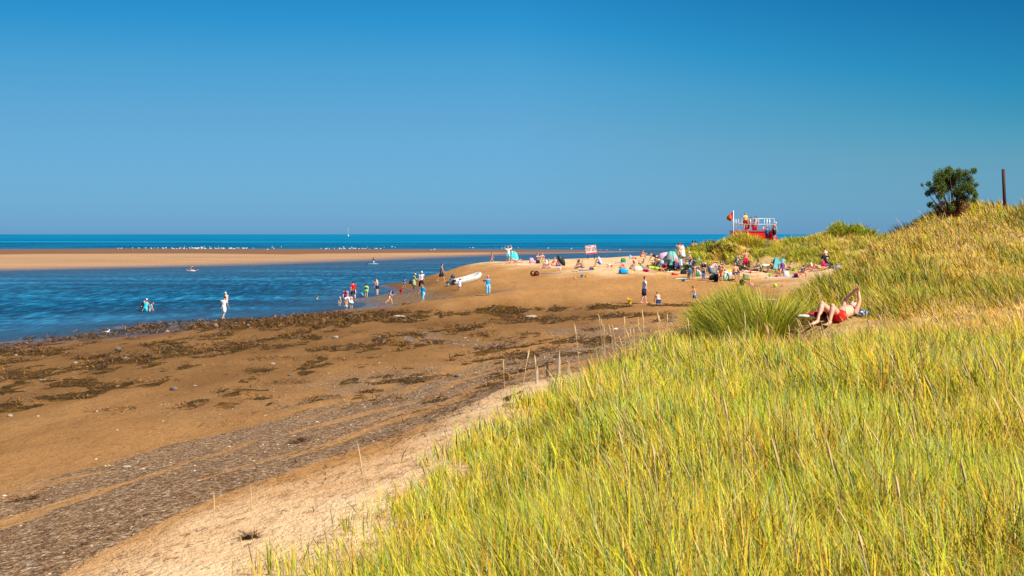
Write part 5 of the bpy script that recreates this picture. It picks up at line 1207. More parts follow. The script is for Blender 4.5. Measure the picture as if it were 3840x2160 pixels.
# --- waders and paddlers (left water)
person(540,0,1.70,'hunch',70,'tan',('hair','dark'),[('swimsuit','navy'),('swimcap','white','swim_cap')],"person in dark swimsuit and white cap wading thigh deep, leftmost of the three bathers",fem=True,at=WAT(531,1166),sink=.62)
person(543,0,1.62,'hunch',10,'tan',('hair','dark'),[('tank','turq'),('shorts','turq')],"person in turquoise top wading between the white cap and the red haired child",at=WAT(545,1168),sink=.62)
person(558,0,1.32,'hunch',60,'fair',('longhair','red'),[('swimsuit','skyblue')],"child with long red brown hair in blue swimsuit wading",.5,True,at=WAT(560,1167),sink=.50)
person(840,1195,1.76,'walkdown',20,'tan',('hair','dark'),[('shirt','white'),('longshorts','white')],"person in loose white T-shirt and white shorts wading ankle deep",at=WAT(838,1195),sink=.10)
person(852,0,1.78,'standdown',-70,'fair',('hair','white'),[('longshorts',mat_spots("trunks_pink",(.02,.03,.12),(.70,.10,.30),14,.6))],"bald shirtless person in dark trunks wading behind the white T-shirt",at=WAT(851,1139),sink=.72)
P = WAT(722,1017); t = thing('paddle_board', "white inflatable board with orange ends carrying a seated paddler", 'paddle board', P, 0)
b = MB(); b.ring_loft([[Vector((x, .38*k*math.cos(a), .05+zz+.07*math.sin(a))) for a in [2*math.pi*j/10 for j in range(10)]] for x, k, zz in ((-.55,1,.0),(0,1,0),(.55,1,.0))]); b.build('deck', mat("board_white", (.85,.86,.88), .4), t)
for s in (-1, 1):
    b = MB(); b.ring_loft([[Vector((s*x, .38*k*math.cos(a), .05+zz+.07*math.sin(a)*k)) for a in [2*math.pi*j/10 for j in range(10)]] for x, k, zz in ((.55,1,0),(.8,.9,.08),(.98,.5,.18),(1.02,.15,.2))]); b.build('raised_end', mat("board_orange", (.80,.28,.12), .4), t)
person(722,0,1.6,'kneelsit',-100,'tan',('bun','red'),[('swimsuit','navy')],"person kneeling on the orange ended board near the sandbar",fem=True,at=P+Vector((.05,0,.12)))
P = WAT(1399,991); t = thing('paddle_board', "pale turquoise paddle board carrying the paddler in navy", 'paddle board', P, 0)
b = MB(); b.ring_loft([[Vector((x, .38*k*math.cos(a), .06+zz+.07*math.sin(a)*k)) for a in [2*math.pi*j/10 for j in range(10)]] for x, k, zz in ((-1.2,.2,.05),(-.9,.8,0),(0,1,0),(.8,.9,0),(1.15,.3,.04))]); b.build('deck', mat("board_turq", (.25,.70,.75), .4), t)
_, J, P2 = person(1403,0,1.72,dict(POSE['kneel'],ar=(70,40),fa=(50,30)),-80,'fair',('hair','dark'),[('shirt','navy'),('shorts','lav')],"person in navy top kneeling on the turquoise board with a paddle",at=P+Vector((.15,0,.13)))
b = MB(); b.tube([(-.25,-.25,.85), (-1.3,-.5,-.12)], .022, 6); o = b.build('paddle', mat("paddle_black", (.02,.03,.06), .5)); tagm(o, "black paddle held by the navy kneeling paddler", 'paddle', P+Vector((.15,0,.13)))
bb = MB(); bb.box((-1.30,-.5,-.08), .2, .04, .42, ((X3+Z3*.0), Y3, (Z3+X3*.8).normalized()), bev=.015); bb.build('blade', mat("paddle_black", (.02,.03,.06)), o)
person(1188,0,1.2,dict(POSE['stand'],h=20),80,'tan',('hair','brown'),[('tank','lime')],"swimmer with only head and lime buoyancy vest above the water",.6,at=WAT(1188,1122),sink=.86)
# --- the group at the water's edge
person(1295,0,1.66,'bendhalf',175,'fair',('longhair','brown'),[('shirt','pink'),('shorts','hotpink'),('sunglasses','black')],"person in bright pink T-shirt stooping over toddlers at the water's edge",fem=True,at=WAT(1297,1142),sink=.05)
person(1273,0,.88,'hunch',160,'fair',None,[('swimsuit','grey'),('bucket_hat','cream','sun_hat')],"toddler in grey swimsuit and white sun hat beside the pink T-shirt",1.0,at=WAT(1273,1147),sink=.04)
person(1297,0,.98,'stand',10,'tan',('hair','blond'),[('shorts','ltblue')],"golden haired toddler in pale blue trunks seen from behind",1.0,at=WAT(1297,1166),sink=.05)
person(1316,0,1.64,'bend',-75,'tan',('hair','red'),[('shirt','white'),('skirt','white')],"person in white dress bending down to the blond toddler",fem=True,at=WAT(1318,1156),sink=.06)
person(1325,1121,1.76,'walk',-15,'fair',('hair','dark'),[('shirt','red'),('longshorts',mat_bands("shorts_side_stripe",[(.012,.012,.016)]*3+[(.8,.8,.8)],0,.06))],"person in red T-shirt and black shorts walking into the water",at=WAT(1325,1122),sink=.03)
person(1373,0,1.32,'stand',5,'fair',('hair','dark'),[('tank','blue'),('yoke','lime'),('shorts','lime')],"child in lime sleeved rash top and lime shorts with back turned",.5,at=WAT(1374,1113),sink=.03)
bucket(0,0,.26,'blue',"blue bucket hanging beside the child in lime at the waterline",at=WAT(1383,1111)+Vector((0,0,.05)))
person(1360,0,.95,'squat',-60,'brown',('hair','dark'),[('longsleeve','skyblue')],"small child in blue top crouching in the shallows behind the lime shorts",.9,at=WAT(1361,1112),sink=.03)
person(1415,1108,1.80,dict(POSE['standdown'],ar=(20,40),fa=(20,120)),-80,'fair',('hair','brown'),[('shorts','navy')],"shirtless person in navy swim shorts looking down by the waterline",dmin=100)
_, J, Pg = person(1460,1139,56,'run',75,'fair',('longhair','brown'),[('band','lime'),('brief',dotted)],"running child in lime and spotted bikini carrying a blue bucket",.5,True)
bucket(0,0,.25,'blue',"blue bucket carried by the running child in bikini",at=Pg+Vector((.30,.05,.80)))
spade(1428,1151,.5,'red',"red toy spade lying on the pebbles near the puddle",.2); bucket(1503,1097,.30,'red',"upright red bucket at the edge of the wet sand")
person(1515,1080,40,'walkdown',80,'tan',('hair','brown'),[('shirt','skyblue'),('shorts','blue')],"toddler in blue top and shorts walking beside the spit water",1.0)
person(1551,1090,1.62,dict(POSE['standdown'],ar=(-10,30),fa=(40,90),al=(30,12)),70,'fair',('hair','grey'),[('dress','sage'),('sunhat','yellow','sun_hat')],"person in sage green dress and yellow sun hat on the spit",fem=True)
bag(1541,1055,.30,.32,'black',"black shoulder bag at the hip of the sage green dress",.3).location = G(1551,1090)+Vector((-.28,-.08,.62))
person(1580,1086,1.78,dict(POSE['walk'],h=30),165,'fair',('hair','white'),[('shirt',lilac),('cropped','black'),('bucket_hat','cream','sun_hat')],"person in white shirt, dark cropped trousers and straw hat walking")
person(1586,1131,69,'walk',-150,'tan',('hair','dark'),[('longsleeve','skyblue'),('trousers',bluepat)],"child in blue swim top and blue patterned leggings walking on pebbles",.35,True)
person(1655,1057,1.82,'walk',85,'tan',('hair','dark'),[('longshorts','navy')],"tall tanned shirtless person in navy shorts striding along the spit")
person(1723,1086,44,'hunch',5,'fair',('hair','brown'),[('dress',lilac)],"small child in white dress standing against the dinghy",1.0)
person(1757,1049,30,dict(POSE['bendhalf'],t=70,h=85),80,'tan',('hair','brown'),[('swimsuit','mint')],"small child in mint swimsuit bending beyond the dinghy",.9)
person(1830,1108,76,dict(POSE['stand'],ar=(60,70),fa=(110,100),al=(20,10)),-20,'tan',None,[('longsleeve','skyblue'),('trousers',bluepat),('swimcap','pink','swim_cap')],"child in blue swim top, patterned leggings and pink cap by the dinghy bow",.4)
person(1844,986,41,'walk',85,'tan',('longhair','red'),[('band','cream'),('brief','hotpink')],"child in red bikini walking along the crest of the spit",.5,True,dmin=120)
person(1905,985,1.84,'handshead',10,'fair',('hair','blond'),[('shirt','white'),('longshorts','ltblue')],"person in white shirt with hands on head behind the turquoise tent",dmin=120)
person(1917,0,1.78,'stand',90,'tan',('hair','white'),[('swimsuit','orange')],"distant person in orange standing on the tip of the sandbar",fem=True,at=PT(1917,937,535)-Vector((0,0,.06)))
# --- left part of the crest crowd
tm_turq = mat("tent_turq", (.02,.60,.62), .6, .1); tent(1924,979,1.35,1.10,1.2,tm_turq,"plain turquoise pop up tent at the left end of the crest",D2(165),120,pole=cm('cream'))
person(1932,986,1.66,'lieknees',-100,'pink',('hair','red'),[('brief','navy'),('band','navy')],"person lying with raised knees in front of the plain turquoise tent",fem=True,dmin=120)
towel(1930,986,1.9,.8,.05,cm('coral'),"coral towel under the person with raised knees",120); towel(1880,980,1.0,.5,0,cm('black'),"black blanket beside the standing white shirt",120)
towel(1985,991,2.8,.7,.03,cm('cream'),"long cream mat in front of the pink backpack",120)
bag(1993,987,.46,.56,'pink',"pink patterned backpack standing on the crest",0,120,False,m=mat_spots("bag_pink",(.80,.25,.50),(.85,.55,.75),12,.5))
person(2014,986,1.62,'sitknees',150,'fair',('longhair','dark'),[('swimsuit','black')],"dark haired person in black seated beside the pink backpack",fem=True,dmin=120)
bag(2017,989,.42,.40,'black',"black holdall in front of the seated dark haired person",0,120)
person(2033,984,1.66,'sitknees',175,'fair',('longhair','dark'),[('tank','tan'),('shorts','cream')],"person with long dark hair seated facing the camera on the crest",fem=True,dmin=120)
bag(2036,988,.34,.30,'lime',"lime green soft bag on the sand beside long dark hair",0,120)
person(2052,1003,1.64,'sitknees',-75,'pink',('hair','brown'),[('swimsuit','lav')],"sunbather with drawn up knees, leftmost of the three friends on a towel",fem=True,dmin=110)
person(2061,1006,1.66,'sitlegs',-80,'fair',('longhair','blond'),[('band','pink'),('brief','pink')],"blonde sunbather with outstretched legs, middle of the three friends",fem=True,dmin=110)
person(2071,1002,1.62,'sitback',-80,'tan',('hair','blond'),[('band','orange'),('brief','orange')],"sunbather leaning back, rightmost of the three friends on a towel",fem=True,dmin=110)
towel(2062,1003,2.2,1.3,.05,mat_spots("towel_pinkish",(.80,.62,.60),(.85,.82,.80),8,.5),"pale pink towel under the three friends",110)
person(2089,994,1.62,'sitbend',120,'pink',('hair','dark'),[('shirt','pink'),('shorts','hotpink'),('sunhat','white','sun_hat')],"person in pink with white hat sheltering by the dark sunshade",fem=True,dmin=110)
P = G(2104,997,110); t = thing('sunshade', "black oval folding sunshade standing on edge", 'sunshade', P, D2(20))
b = MB(); b.ring_loft([[Vector((x_, -.10*math.sin(math.pi*k)*(1 if dz == 0 else .96)+dz, 0+z_)) for (x_, z_, k) in [(.33*math.cos(a)*1.0-.30*(math.sin(a)), .56+.56*math.sin(a), .5) for a in [2*math.pi*j/18 for j in range(18)]]] for dz in (0,.05)]); b.build('cover', mat("shade_black", (.025,.035,.045), .5), t)
b = MB(); torus(b, (0,.02,.56), .42, .018, ((X3*.8).normalized(), Z3), 20, 5); b.build('hoop', cm('dkgrey'), t)
bag(2093,999,.5,.26,'purple',"dark purple rolled bag beside the black sunshade",0,110); towel(2117,982,.7,.4,0,cm('white'),"small white towel right of the black sunshade",110)
# launching trolley
A = G(2003,1036); Bp = G(2102,1026); t = thing('launch_trolley', "white boat launching trolley with two red and yellow wheels", 'trolley', A, 0); dv = Bp-A
wm_ = mat("wheel_red", (.55,.01,.03), .4); wheel(t, (-.1,.35,.24), .21, mat("rubber", (.02,.02,.02)), mat("wheel_yellow", (.75,.45,.03), .4), (X3, Z3), .05); wheel(t, (.20,-.30,.24), .21, mat("rubber", (.02,.02,.02)), wm_, (X3, Z3), .05)
b = MB(); b.tube([(-.1,.35,.24), (.20,-.30,.24)], .03, 6); b.tube([(-.22,.45,.42), (.15,-.2,.44)], .035, 6); b.build('axle', mat("trolley_white", (.80,.78,.70), .5), t)
b = MB(); b.tube([(.05,0,.26), (dv.x,dv.y,dv.z+.08)], .035, 8); b.build('drawbar', mat("trolley_white", (.80,.78,.70)), t)
b = MB(); b.tube([(dv.x,dv.y,dv.z+.05), (dv.x+.02,dv.y,dv.z+.52)], .03, 7); b.tube([(dv.x-.10,dv.y,dv.z+.52), (dv.x+.12,dv.y,dv.z+.52)], .025, 6); b.build('handle', mat("trolley_white", (.80,.78,.70)), t)
for (u, v, yaw, lab) in [(2150,1020,.2,"dark flip flop, left one of a pair below the orange group"),(2162,1019,-.1,"dark flip flop, right one of a pair below the orange group")]:
    P = G(u, v); b = MB(); b.box((0,0,.02), .26, .10, .03, bev=.04); o = b.build('flip_flop', cm('navy')); tagm(o, lab, 'sandal', P, yaw); b = MB(); torus(b, (.02,0,.03), .04, .008, (Y3, Z3), 8, 4, 0, 180); b.build('strap', cm('grey'), o)
ball(2156,1046,.075,'pink',"small pink ball on open sand"); bucket(2182,1041,.24,'skyblue',"sky blue bucket beside a yellow one on open sand"); bucket(2193,1039,.20,'yellow',"yellow bucket lying beside the sky blue one",True,1.2)
person(2166,1006,39,'hunch',150,'fair',('hair','blond'),[('shirt','dkgrey'),('shorts','blue')],"blond toddler in grey top and blue shorts left of the orange group",1.0)
person(2188,1010,1.62,'sitbend',-70,'tan',('bun','dark'),[('tank','orange'),('shorts','denim')],"person with dark ponytail in orange sitting with a child under the sign",fem=True)
person(2183,1003,.95,'sitcross',150,'fair',('hair','brown'),[('tank','coral')],"small child in coral top sitting against the orange dressed adult",.9)
towel(2200,1013,1.3,.7,.1,cm('denim'),"denim blue towel under the orange dressed adult"); bag(2217,1011,.35,.22,'purple',"purple bundle on the denim blue towel"); ball(2228,1011,.12,'yellow',"yellow ball on sand right of the purple bundle")
person(2252,1001,1.76,'sitknees',-78,'fair',('hair','brown'),[('shirt',lilac),('shorts','blue')],"person in white T-shirt and blue shorts seated hugging knees")
towel(2270,1001,1.3,.5,.05,cm('pink'),"pink towel behind the seated blue shorts")
person(2293,1012,40,'crawl',-100,'tan',None,[('shirt','white'),('shorts','red'),('cap','ltblue')],"child in red shorts and pale blue cap walking on all fours",.6)
# --- middle of the crowd
person(2405,971,1.64,'sitknees',75,'tan',('longhair','brown'),[('swimsuit','coral')],"person in coral swimsuit sitting alone at the far edge of the crest",fem=True,dmin=140)
bag(2377,971,.55,.22,'coral',"flat red bag beside the coral swimsuit",0,140); bag(2364,970,.24,.40,'ltblue',"pale blue beach bag alone on the crest",0,140)
bag(2337,984,.55,.45,'green',"dark green rucksack on a striped towel near the crest",0,120,False); towel(2342,986,1.9,.8,.0,stripe_bw,"blue and white striped towel under the green rucksack",120); towel(2316,986,.5,.3,.2,cm('black'),"small black cloth left of the green rucksack",120)
person(2341,1007,46,'sitbend',-60,'fair',('hair','blond'),[('swimsuit','hotpink')],"child in pink swimsuit seated behind the shiny blue bag",.6,True)
person(2364,1014,60,'sitbend',80,'tan',('hair','brown'),[('shorts','grey')],"shirtless person leaning forward between two children",.2)
person(2379,1011,48,'sitcross',-60,'tan',('longhair','brown'),[('tank','orange'),('shorts','coral')],"child in orange top sitting beside the white towel bundle",.6,True)
bag(2337,1027,.80,.48,'skyblue',"large shiny blue bag at the front of the crowd",.1,62,False,.6,mat("shiny_blue",(.01,.35,.75),.25)); towel(2345,1016,.9,.5,0,cm('yellow'),"yellow towel behind the large shiny blue bag")
camp_chair(2402,1003,.95,'dkgrey',"empty dark grey camp chair facing left near the crest",D2(80),110)
bag(2392,1017,.75,.42,'cream',"white beach bag left of the pink holdall"); bag(2399,1014,.35,.38,'lime',"lime printed bag between white bag and pink holdall"); bag(2407,1015,.30,.42,'green',"dark green bag touching the pink holdall")
bag(2422,1019,.52,.26,'hotpink',"deep pink holdall on open sand"); ball(2372,1024,.06,'white',"tiny white ball by the large shiny blue bag")
person(2415,1138,103,dict(POSE['walk'],th=(14,-12),sh=(8,-22),ar=(-4,8),fa=(6,18)),80,'pink',('hair','brown'),[('shirt',mat("tee_white",(.85,.85,.90),.85)),('longshorts','navy'),('sunglasses','black')],"person in white T-shirt, navy shorts and sunglasses strolling on open sand",dmin=70)
person(2458,1022,1.68,'prone',-80,'tan',('hair','brown'),[('shorts','lime'),('shirt','lime')],"sunbather lying under a lime towel at the front of the crowd",dmin=80); towel(2474,1024,.7,.5,.1,cm('yellow'),"bright yellow towel at the end of the lime sunbather")
person(2462,1003,1.72,dict(POSE['bendhalf'],t=60,h=80,th=(8,-4),sh=(0,-10)),-70,'fair',('bun','dark'),[('swimsuit','black')],"person in black swimsuit bending over a folding chair",fem=True,dmin=110)
camp_chair(2450,1002,.95,'black',"black folding chair under the bending black swimsuit",D2(70),110); towel(2443,1007,2.2,.6,.05,cm('ltblue'),"pale blue striped mat below the black folding chair",100)
person(2483,1018,1.68,dict(POSE['bendhalf'],t=70,h=95),-60,'tan',('hair','brown'),[('band','cream'),('shorts','ltblue')],"person in pale blue shorts bending beside the pink parasol",fem=True,dmin=90)
# parasol
P = G(2484,990,110); t = thing('parasol', "small pale pink parasol tilted behind the mint tent", 'parasol', P, 0)
ax = (Z3*.75-X3*.6-Y3*.2).normalized(); c = Vector((0,0,.62)); _, uu, ww = MB().frame(ax); b = MB(); R = [[c+ax*(.34*(1-r_**2))+(uu*math.cos(a)+ww*math.sin(a))*r_*.62*(1-.06*abs(math.sin(4*a))) for a in [2*math.pi*j/24 for j in range(24)]] for r_ in (.03,.3,.6,.85,1.0)]
R += [[p-ax*.02 for p in r] for r in reversed(R)]; b.ring_loft(R); b.build('canopy', mat("parasol_pink", (.85,.50,.62), .7), t); b = MB(); b.tube([c-ax*.75, c+ax*.38], .016, 6); b.build('pole', cm('white'), t)
tent(2519,994,1.35,1.22,1.2,mat_spots("tent_mint",(.16,.66,.56),(.10,.50,.44),5,.55,.6),"large mint green pop up tent with grey mesh windows",D2(190),100,mat("tent_mesh",(.36,.42,.46),.7),cm('green'))
stroller(2503,1017,1.0,'black',"black pushchair with magenta liner in front of the mint tent",D2(60),90,mat_spots("fab_black",(.015,.015,.02),(.40,.42,.50),14,.62))
bag(2494,1012,.34,.55,'hotpink',"magenta bag hanging at the black pushchair",0,90); bag(2496,1000,.5,.5,'denim',"denim blue bag behind the magenta one",0,95)
# folding wagon
P = G(2541,1010,90); t = thing('beach_wagon', "dark purple folding beach wagon piled with towels", 'wagon', P, D2(8)); fb = cm('purple')
b = MB(); b.box((0,0,.42), .62, .42, .42, bev=.04); b.build('tub', fb, t)
for (x_, y_) in ((-.24,-.2),(.24,-.2),(-.24,.2),(.24,.2)): wheel(t, (x_, y_, .09), .08, mat("rubber", (.02,.02,.02)), cm('grey'), (X3, Z3), .022)
b = MB(); b.tube([(-.28,0,.3), (-.55,0,.75)], .014, 6); b.build('pull_handle', cm('black'), t)
towel(2550,1002,.28,.55,0,stripe_bw,"blue and white striped towel draped over the purple wagon",90).location = P+Vector((.26,-.22,.62)); bag(2539,1006,.3,.3,'coral',"coral coloured bag on top of the purple wagon",0,90).location = P+Vector((-.12,0,.60))
towel(2545,1018,2.2,.7,.03,cm('cream'),"cream mat in front of the purple wagon",90)
for (u, lab) in ((2524,"black shoe, leftmost of the pair on the cream mat"),(2545,"black shoe, rightmost of the pair on the cream mat")):
    b = MB(); b.tube([(-.10,0,.05),(0,0,.06),(.12,0,.035)], [.05,.055,.04], 8, round_=True); o = b.build('shoe', cm('black')); tagm(o, lab, 'shoe', G(u,1017,90)+Vector((0,0,.03))); b = MB(); b.box((0,0,-.0), .26, .10, .02); b.build('sole', cm('white'), o, False)
person(2548,985,1.80,dict(POSE['stand'],ar=(50,60),fa=(140,130)),10,'pink',('hair','red'),[('longshorts','tan')],"shirtless pink skinned person in tan shorts behind the mint tent",dmin=125)
person(2561,985,1.76,'standdown',-60,'fair',('hair','brown'),[('longsleeve','white'),('skirt','white')],"person all in white at the foot of the dunes behind the mint tent",fem=True,dmin=125)
person(2598,0,1.78,'stand',20,'tan',('hair','dark'),[('shorts','blue')],"dark haired shirtless person half hidden by dune grass, left one of two",at=PT(2598,973,133.8))
person(2609,0,1.70,'stand',-20,'fair',('hair','dark'),[('band','cream'),('shorts','blue')],"person half hidden by dune grass, right one of two",fem=True,at=PT(2609,970,134.3))
_, J, Pp = person(2590,984,1.66,'sitlegs',-80,'pink',('hair','brown'),[('swimsuit','coral'),('sunhat','cream','sun_hat')],"person in red swimsuit and straw hat sitting at the dune foot",fem=True,dmin=105); towel(2588,984,1.6,.7,.05,cm('lav'),"pale lilac towel under the straw hatted sitter",105)
ball(2574,975,.11,'blue',"blue ball held near the straw hatted sitter",105).location = Pp+Vector((-.42,-.1,.42))
bag(2601,998,.55,.45,'black',"big black bag between the straw hat and the bending swimsuit",.3,100,False); bag(2621,982,.26,.28,'ltblue',"pale blue cool bag in the sand behind the crowd",0,105)
stroller(2588,1009,.9,'black',"black and white pushchair left of the bending patterned swimsuit",D2(150),90,mat_spots("fab_bw",(.02,.02,.03),(.7,.7,.75),10,.55))
bucket(2556,1056,.26,'skyblue',"sky blue bucket lying on sand in front of the crowd",True,1.3,80); spade(2576,1054,.5,'yellow',"yellow toy spade lying in front of the crowd",.1,80)
b = MB(); b.ellipsoid((0,0,.10), .20, .16, .10); b.ellipsoid((.26,0,.06), .14, .10, .06); b.ellipsoid((-.05,-.1,.18), .07, .06, .05); tagm(b.build('sand_mould', mat("plastic_red", CC['red'], .35)), "lumpy red sand mould on open sand before the mint tent", 'sand toy', G(2526,1032,85))
b = MB(); b.disc((0,0,0), .10, .05, 14, None, .07); tagm(b.build('sand_mould', mat("plastic_yellow", CC['yellow'], .35)), "tiny yellow sand mould left of the red one", 'sand toy', G(2500,1032,85))
bag(2563,1028,.55,.36,'black',"low black bag beside the toddler in the blue bucket hat",0,85)
person(2583,1047,47,'hunch',170,'fair',None,[('longsleeve','ltblue'),('trousers','grey'),('bucket_hat','ltblue','sun_hat')],"toddler in pale blue with matching bucket hat at the front of the crowd",1.0,dmin=85)
camp_chair(2590,1040,.8,'skyblue',"bright blue child's chair behind the bucket hat toddler",D2(170),85)
person(2601,1047,1.66,dict(POSE['bend'],t=72,h=95),55,'tan',('hair','dark'),[('swimsuit',patt)],"person in patterned swimsuit bending over the white mat",fem=True,dmin=85)
towel(2600,1043,3.0,.8,.02,cm('cream'),"long white mat under the bending patterned swimsuit",85); bag(2615,1036,.42,.42,'green',"square green bag behind the white mat",0,85)
person(2626,1036,60,'sitbend',-60,'pink',('hair','red'),[('shirt','lav')],"red haired child seated between green bag and blue capped toddler",.5,dmin=85)
person(2638,1048,46,'stand',150,'fair',None,[('longsleeve','navy'),('trousers','blue'),('cap','ltblue')],"toddler in navy outfit and sky blue cap at the front of the crowd",1.0,dmin=85)
person(2639,1030,1.66,dict(POSE['bend'],t=80),10,'fair',('hair','brown'),[('shirt','pink'),('shorts','black')],"person in pink top and black shorts bending away at the back",fem=True,dmin=95)
person(2663,1050,1.74,dict(POSE['bendhalf'],t=56,h=60,th=(16,-6),sh=(4,-16)),60,'fair',('hair','brown'),[('shirt',mat("tee_pink",(.85,.45,.52),.85)),('longshorts','denim')],"person in pink T-shirt and denim shorts leaning into a pushchair",dmin=85)
stroller(2689,1040,1.0,'ltgrey',"light grey pushchair in front of the denim shorts",D2(100),90,mat("fab_lgrey",(.42,.45,.46),.8))
person(2702,1022,1.66,dict(POSE['sitknees'],ar=(80,80),fa=(190,190)),175,'tan',('longhair','dark'),[('tank','white'),('sunglasses','black')],"person with sunglasses and long dark hair between the pushchairs",fem=True,dmin=100)
bag(2685,1031,.42,.46,'turq',"turquoise bag leaning on the light grey pushchair",0,85); bag(2674,1050,.62,.36,'black',"black holdall under the light grey pushchair",0,85); bag(2689,1055,.48,.42,'black',"black rucksack at the feet of the tanned elderly sitter",.2,80,False)
camp_chair(2706,1050,.9,'coral',"red folding chair under the tanned elderly sitter",D2(-165),85)
person(2704,1056,1.72,'chairlean',-165,'tan',('hair','blond'),[('shorts','coral')],"tanned elderly person sitting forward with hands near the face",dmin=85)
person(2725,1034,1.74,'sitbend',-110,'tan',('hair','dark'),[('shorts','white')],"dark haired person with broad tanned back hunched over",dmin=95)
bag(2723,1052,.46,.52,'mint',"mint green shopping bag on its side in front of the crowd",.3,85); bag(2736,1040,.45,.4,'ltgrey',"silver cool bag beside the mint shopping bag",0,85); towel(2740,1016,1.4,.5,.03,cm('yellow'),"yellow towel behind the bald sitter",90)
camp_chair(2760,1050,1.0,'navy',"navy camp chair holding the bald sitter",D2(170),85)
person(2758,1053,1.74,'chair',172,'tan',None,[('shorts','navy')],"bald tanned person in navy shorts reclining in a camp chair",dmin=85)
stroller(2776,1022,1.15,'black',"tall pushchair in black, white and red pattern before the red shorts",D2(-60),95,mat_spots("fab_bwr",(.02,.02,.03),(.80,.80,.80),9,.52))
camp_chair(2763,999,.95,'dkgrey',"dark folding chair standing at the foot of the dune",D2(80),105)
person(2797,1013,1.80,'phone',178,'tan',('hair','dark'),[('longshorts',mat("trunks_red",(.72,.01,.07),.8)),('sunglasses','black')],"standing tanned person in red swim shorts with a hand at the head",dmin=100)
towel(2845,1014,2.6,.8,.05,cm('white'),"long white towel under the mint bikini sunbather",100)
person(2846,1012,1.66,'sitlegs',-82,'tan',('longhair','brown'),[('band','mint'),('brief','mint')],"sunbather in mint bikini sitting on the long white towel",fem=True,dmin=100)
person(2812,1038,1.64,'prone',-100,'fair',('hair','brown'),[('brief','hotpink')],"sunbather lying in pink swimwear behind the sage camp chair",fem=True,dmin=90)
camp_chair(2796,1070,1.0,'sage',"pale green camp chair seen from behind at the front right of the crowd",D2(5),80); bag(2782,1070,.42,.42,'black',"black rucksack against the pale green camp chair",.2,80,False)
bag(2817,1073,.30,.26,'pink',"pink and white bundle right of the pale green camp chair",0,80); bag(2812,1062,.16,.42,'yellow',"narrow yellow bag hanging at the pale green camp chair",0,80,False)
bucket(2752,1076,.22,'yellow',"yellow bucket on sand left of the black rucksack",dmin=80); spade(2781,1079,.35,'lime',"lime green toy spade below the black rucksack",.3,80)
for (u, lab) in ((2832,"brown sandal, leftmost of three on the sand"),(2841,"brown sandal, middle of three on the sand"),(2849,"brown sandal, rightmost of three on the sand")):
    b = MB(); b.box((0,0,.025), .12, .24, .04, bev=.03); o = b.build('sandal', cm('khaki')); tagm(o, lab, 'sandal', G(u,1074,80)); b = MB(); torus(b, (0,.02,.04), .05, .012, (X3, Z3), 8, 4, 0, 180); b.build('strap', cm('dkgrey'), o)
b = MB(); b.disc((0,0,0), .09, .03, 12, None, .05); tagm(b.build('sand_mould', mat("plastic_lime", CC['lime'], .35)), "tiny lime sand mould on open sand left of the lime ball", 'sand toy', G(2877,1071,80))
ball(2907,1077,.13,'lime',"lime green ball alone on open sand",80)
b = MB(); b.disc((0,0,.0), .17, .035, 20, None, .13); tagm(b.build('frisbee', mat("plastic_orange", CC['orange'], .35)), "flat orange frisbee right of the lime ball", 'frisbee', G(2937,1073,80), group="thrown toys")
# --- right part of the crowd
P = G(2919,1011,100); t = thing('beach_tent', "pointed turquoise beach tent against the dune", 'beach tent', P, 0, "pop up beach tents"); k = P.y/FP
def tq(u, v, dy): return Vector(((u-2919)*k, dy, (1011-v)*k))
def sheet3(a, b_, c_, mm, nm):
    g = MB(); n_ = (b_-a).cross(c_-a).normalized()*.02; g.ring_loft([[a, b_, c_], [a+n_, b_+n_, c_+n_]]); return g.build(nm, mm, t, False)
tA = mat("tent_turq_light", (.16,.66,.66), .6, .12); tB = mat("tent_turq2", (.02,.42,.44), .6, .12)
sheet3(tq(2912,964,.45), tq(2900,1008,-.1), tq(2930,985,-.05), tA, 'front_panel'); sheet3(tq(2930,985,-.05), tq(2900,1008,-.1), tq(2922,1011,-.25), tA, 'front_panel')
sheet3(tq(2912,964,.45), tq(2888,1002,.9), tq(2900,1008,-.1), tB, 'side_panel'); sheet3(tq(2912,964,.45), tq(2888,1002,.9), tq(2950,1000,1.1), tB, 'rear_panel'); sheet3(tq(2912,964,.45), tq(2930,985,-.05), tq(2950,1000,1.1), tB, 'side_panel')
g = MB(); g.ellipsoid(tq(2936,980,.3), .26, .2, .22, None, 12, 8); g.build('peak', mat("tent_turq", (.02,.60,.62), .6, .1), t)
person(2886,1009,48,'sitback',-60,'tan',('hair','blond'),[('shirt','orange'),('shorts','ltgrey')],"child in orange lying back at the mouth of the pointed tent",.6,dmin=100)
camp_chair(2936,1033,1.0,'purple',"dark folding chair holding the person in the turquoise cap",D2(-165),90)
person(2934,1036,1.68,'chair',-165,'pink',None,[('tank','purple'),('shorts','purple'),('cap','turq')],"sunburnt person in purple with turquoise cap sitting in a chair",fem=True,dmin=90)
person(2958,1013,60,'squat',75,'fair',('hair','brown'),[('shorts','khaki')],"shirtless boyish child in khaki shorts squatting in the sand",.5,dmin=100)
bucket(2974,1014,.30,'lime',"lime bucket beside the squatting child",True,.4,100); bucket(2887,1040,.26,'lime',"lime bucket in front of the pointed tent",dmin=90); bucket(2912,1041,.22,'red',"small red bucket at the feet of the turquoise cap",dmin=90)
spade(2966,1023,.55,'lime',"lime toy spade near the squatting child",.1,95); bag(2948,1037,.44,.42,'white',"large white tote bag at the front right of the crowd",0,90,m=mat("tote",(.72,.72,.80),.8)); towel(2925,1041,2.2,.5,.02,cm('ltgrey'),"pale grey mat in front of the turquoise cap",90)
bag(2984,1040,.34,.34,'hotpink',"magenta and black rucksack beside the child's chair",0,90,False); bag(2974,1041,.2,.16,'turq',"small turquoise bag left of the magenta rucksack",0,90)
camp_chair(3003,1040,.95,'navy',"red framed navy chair holding a child",D2(75),90,frame='coral')
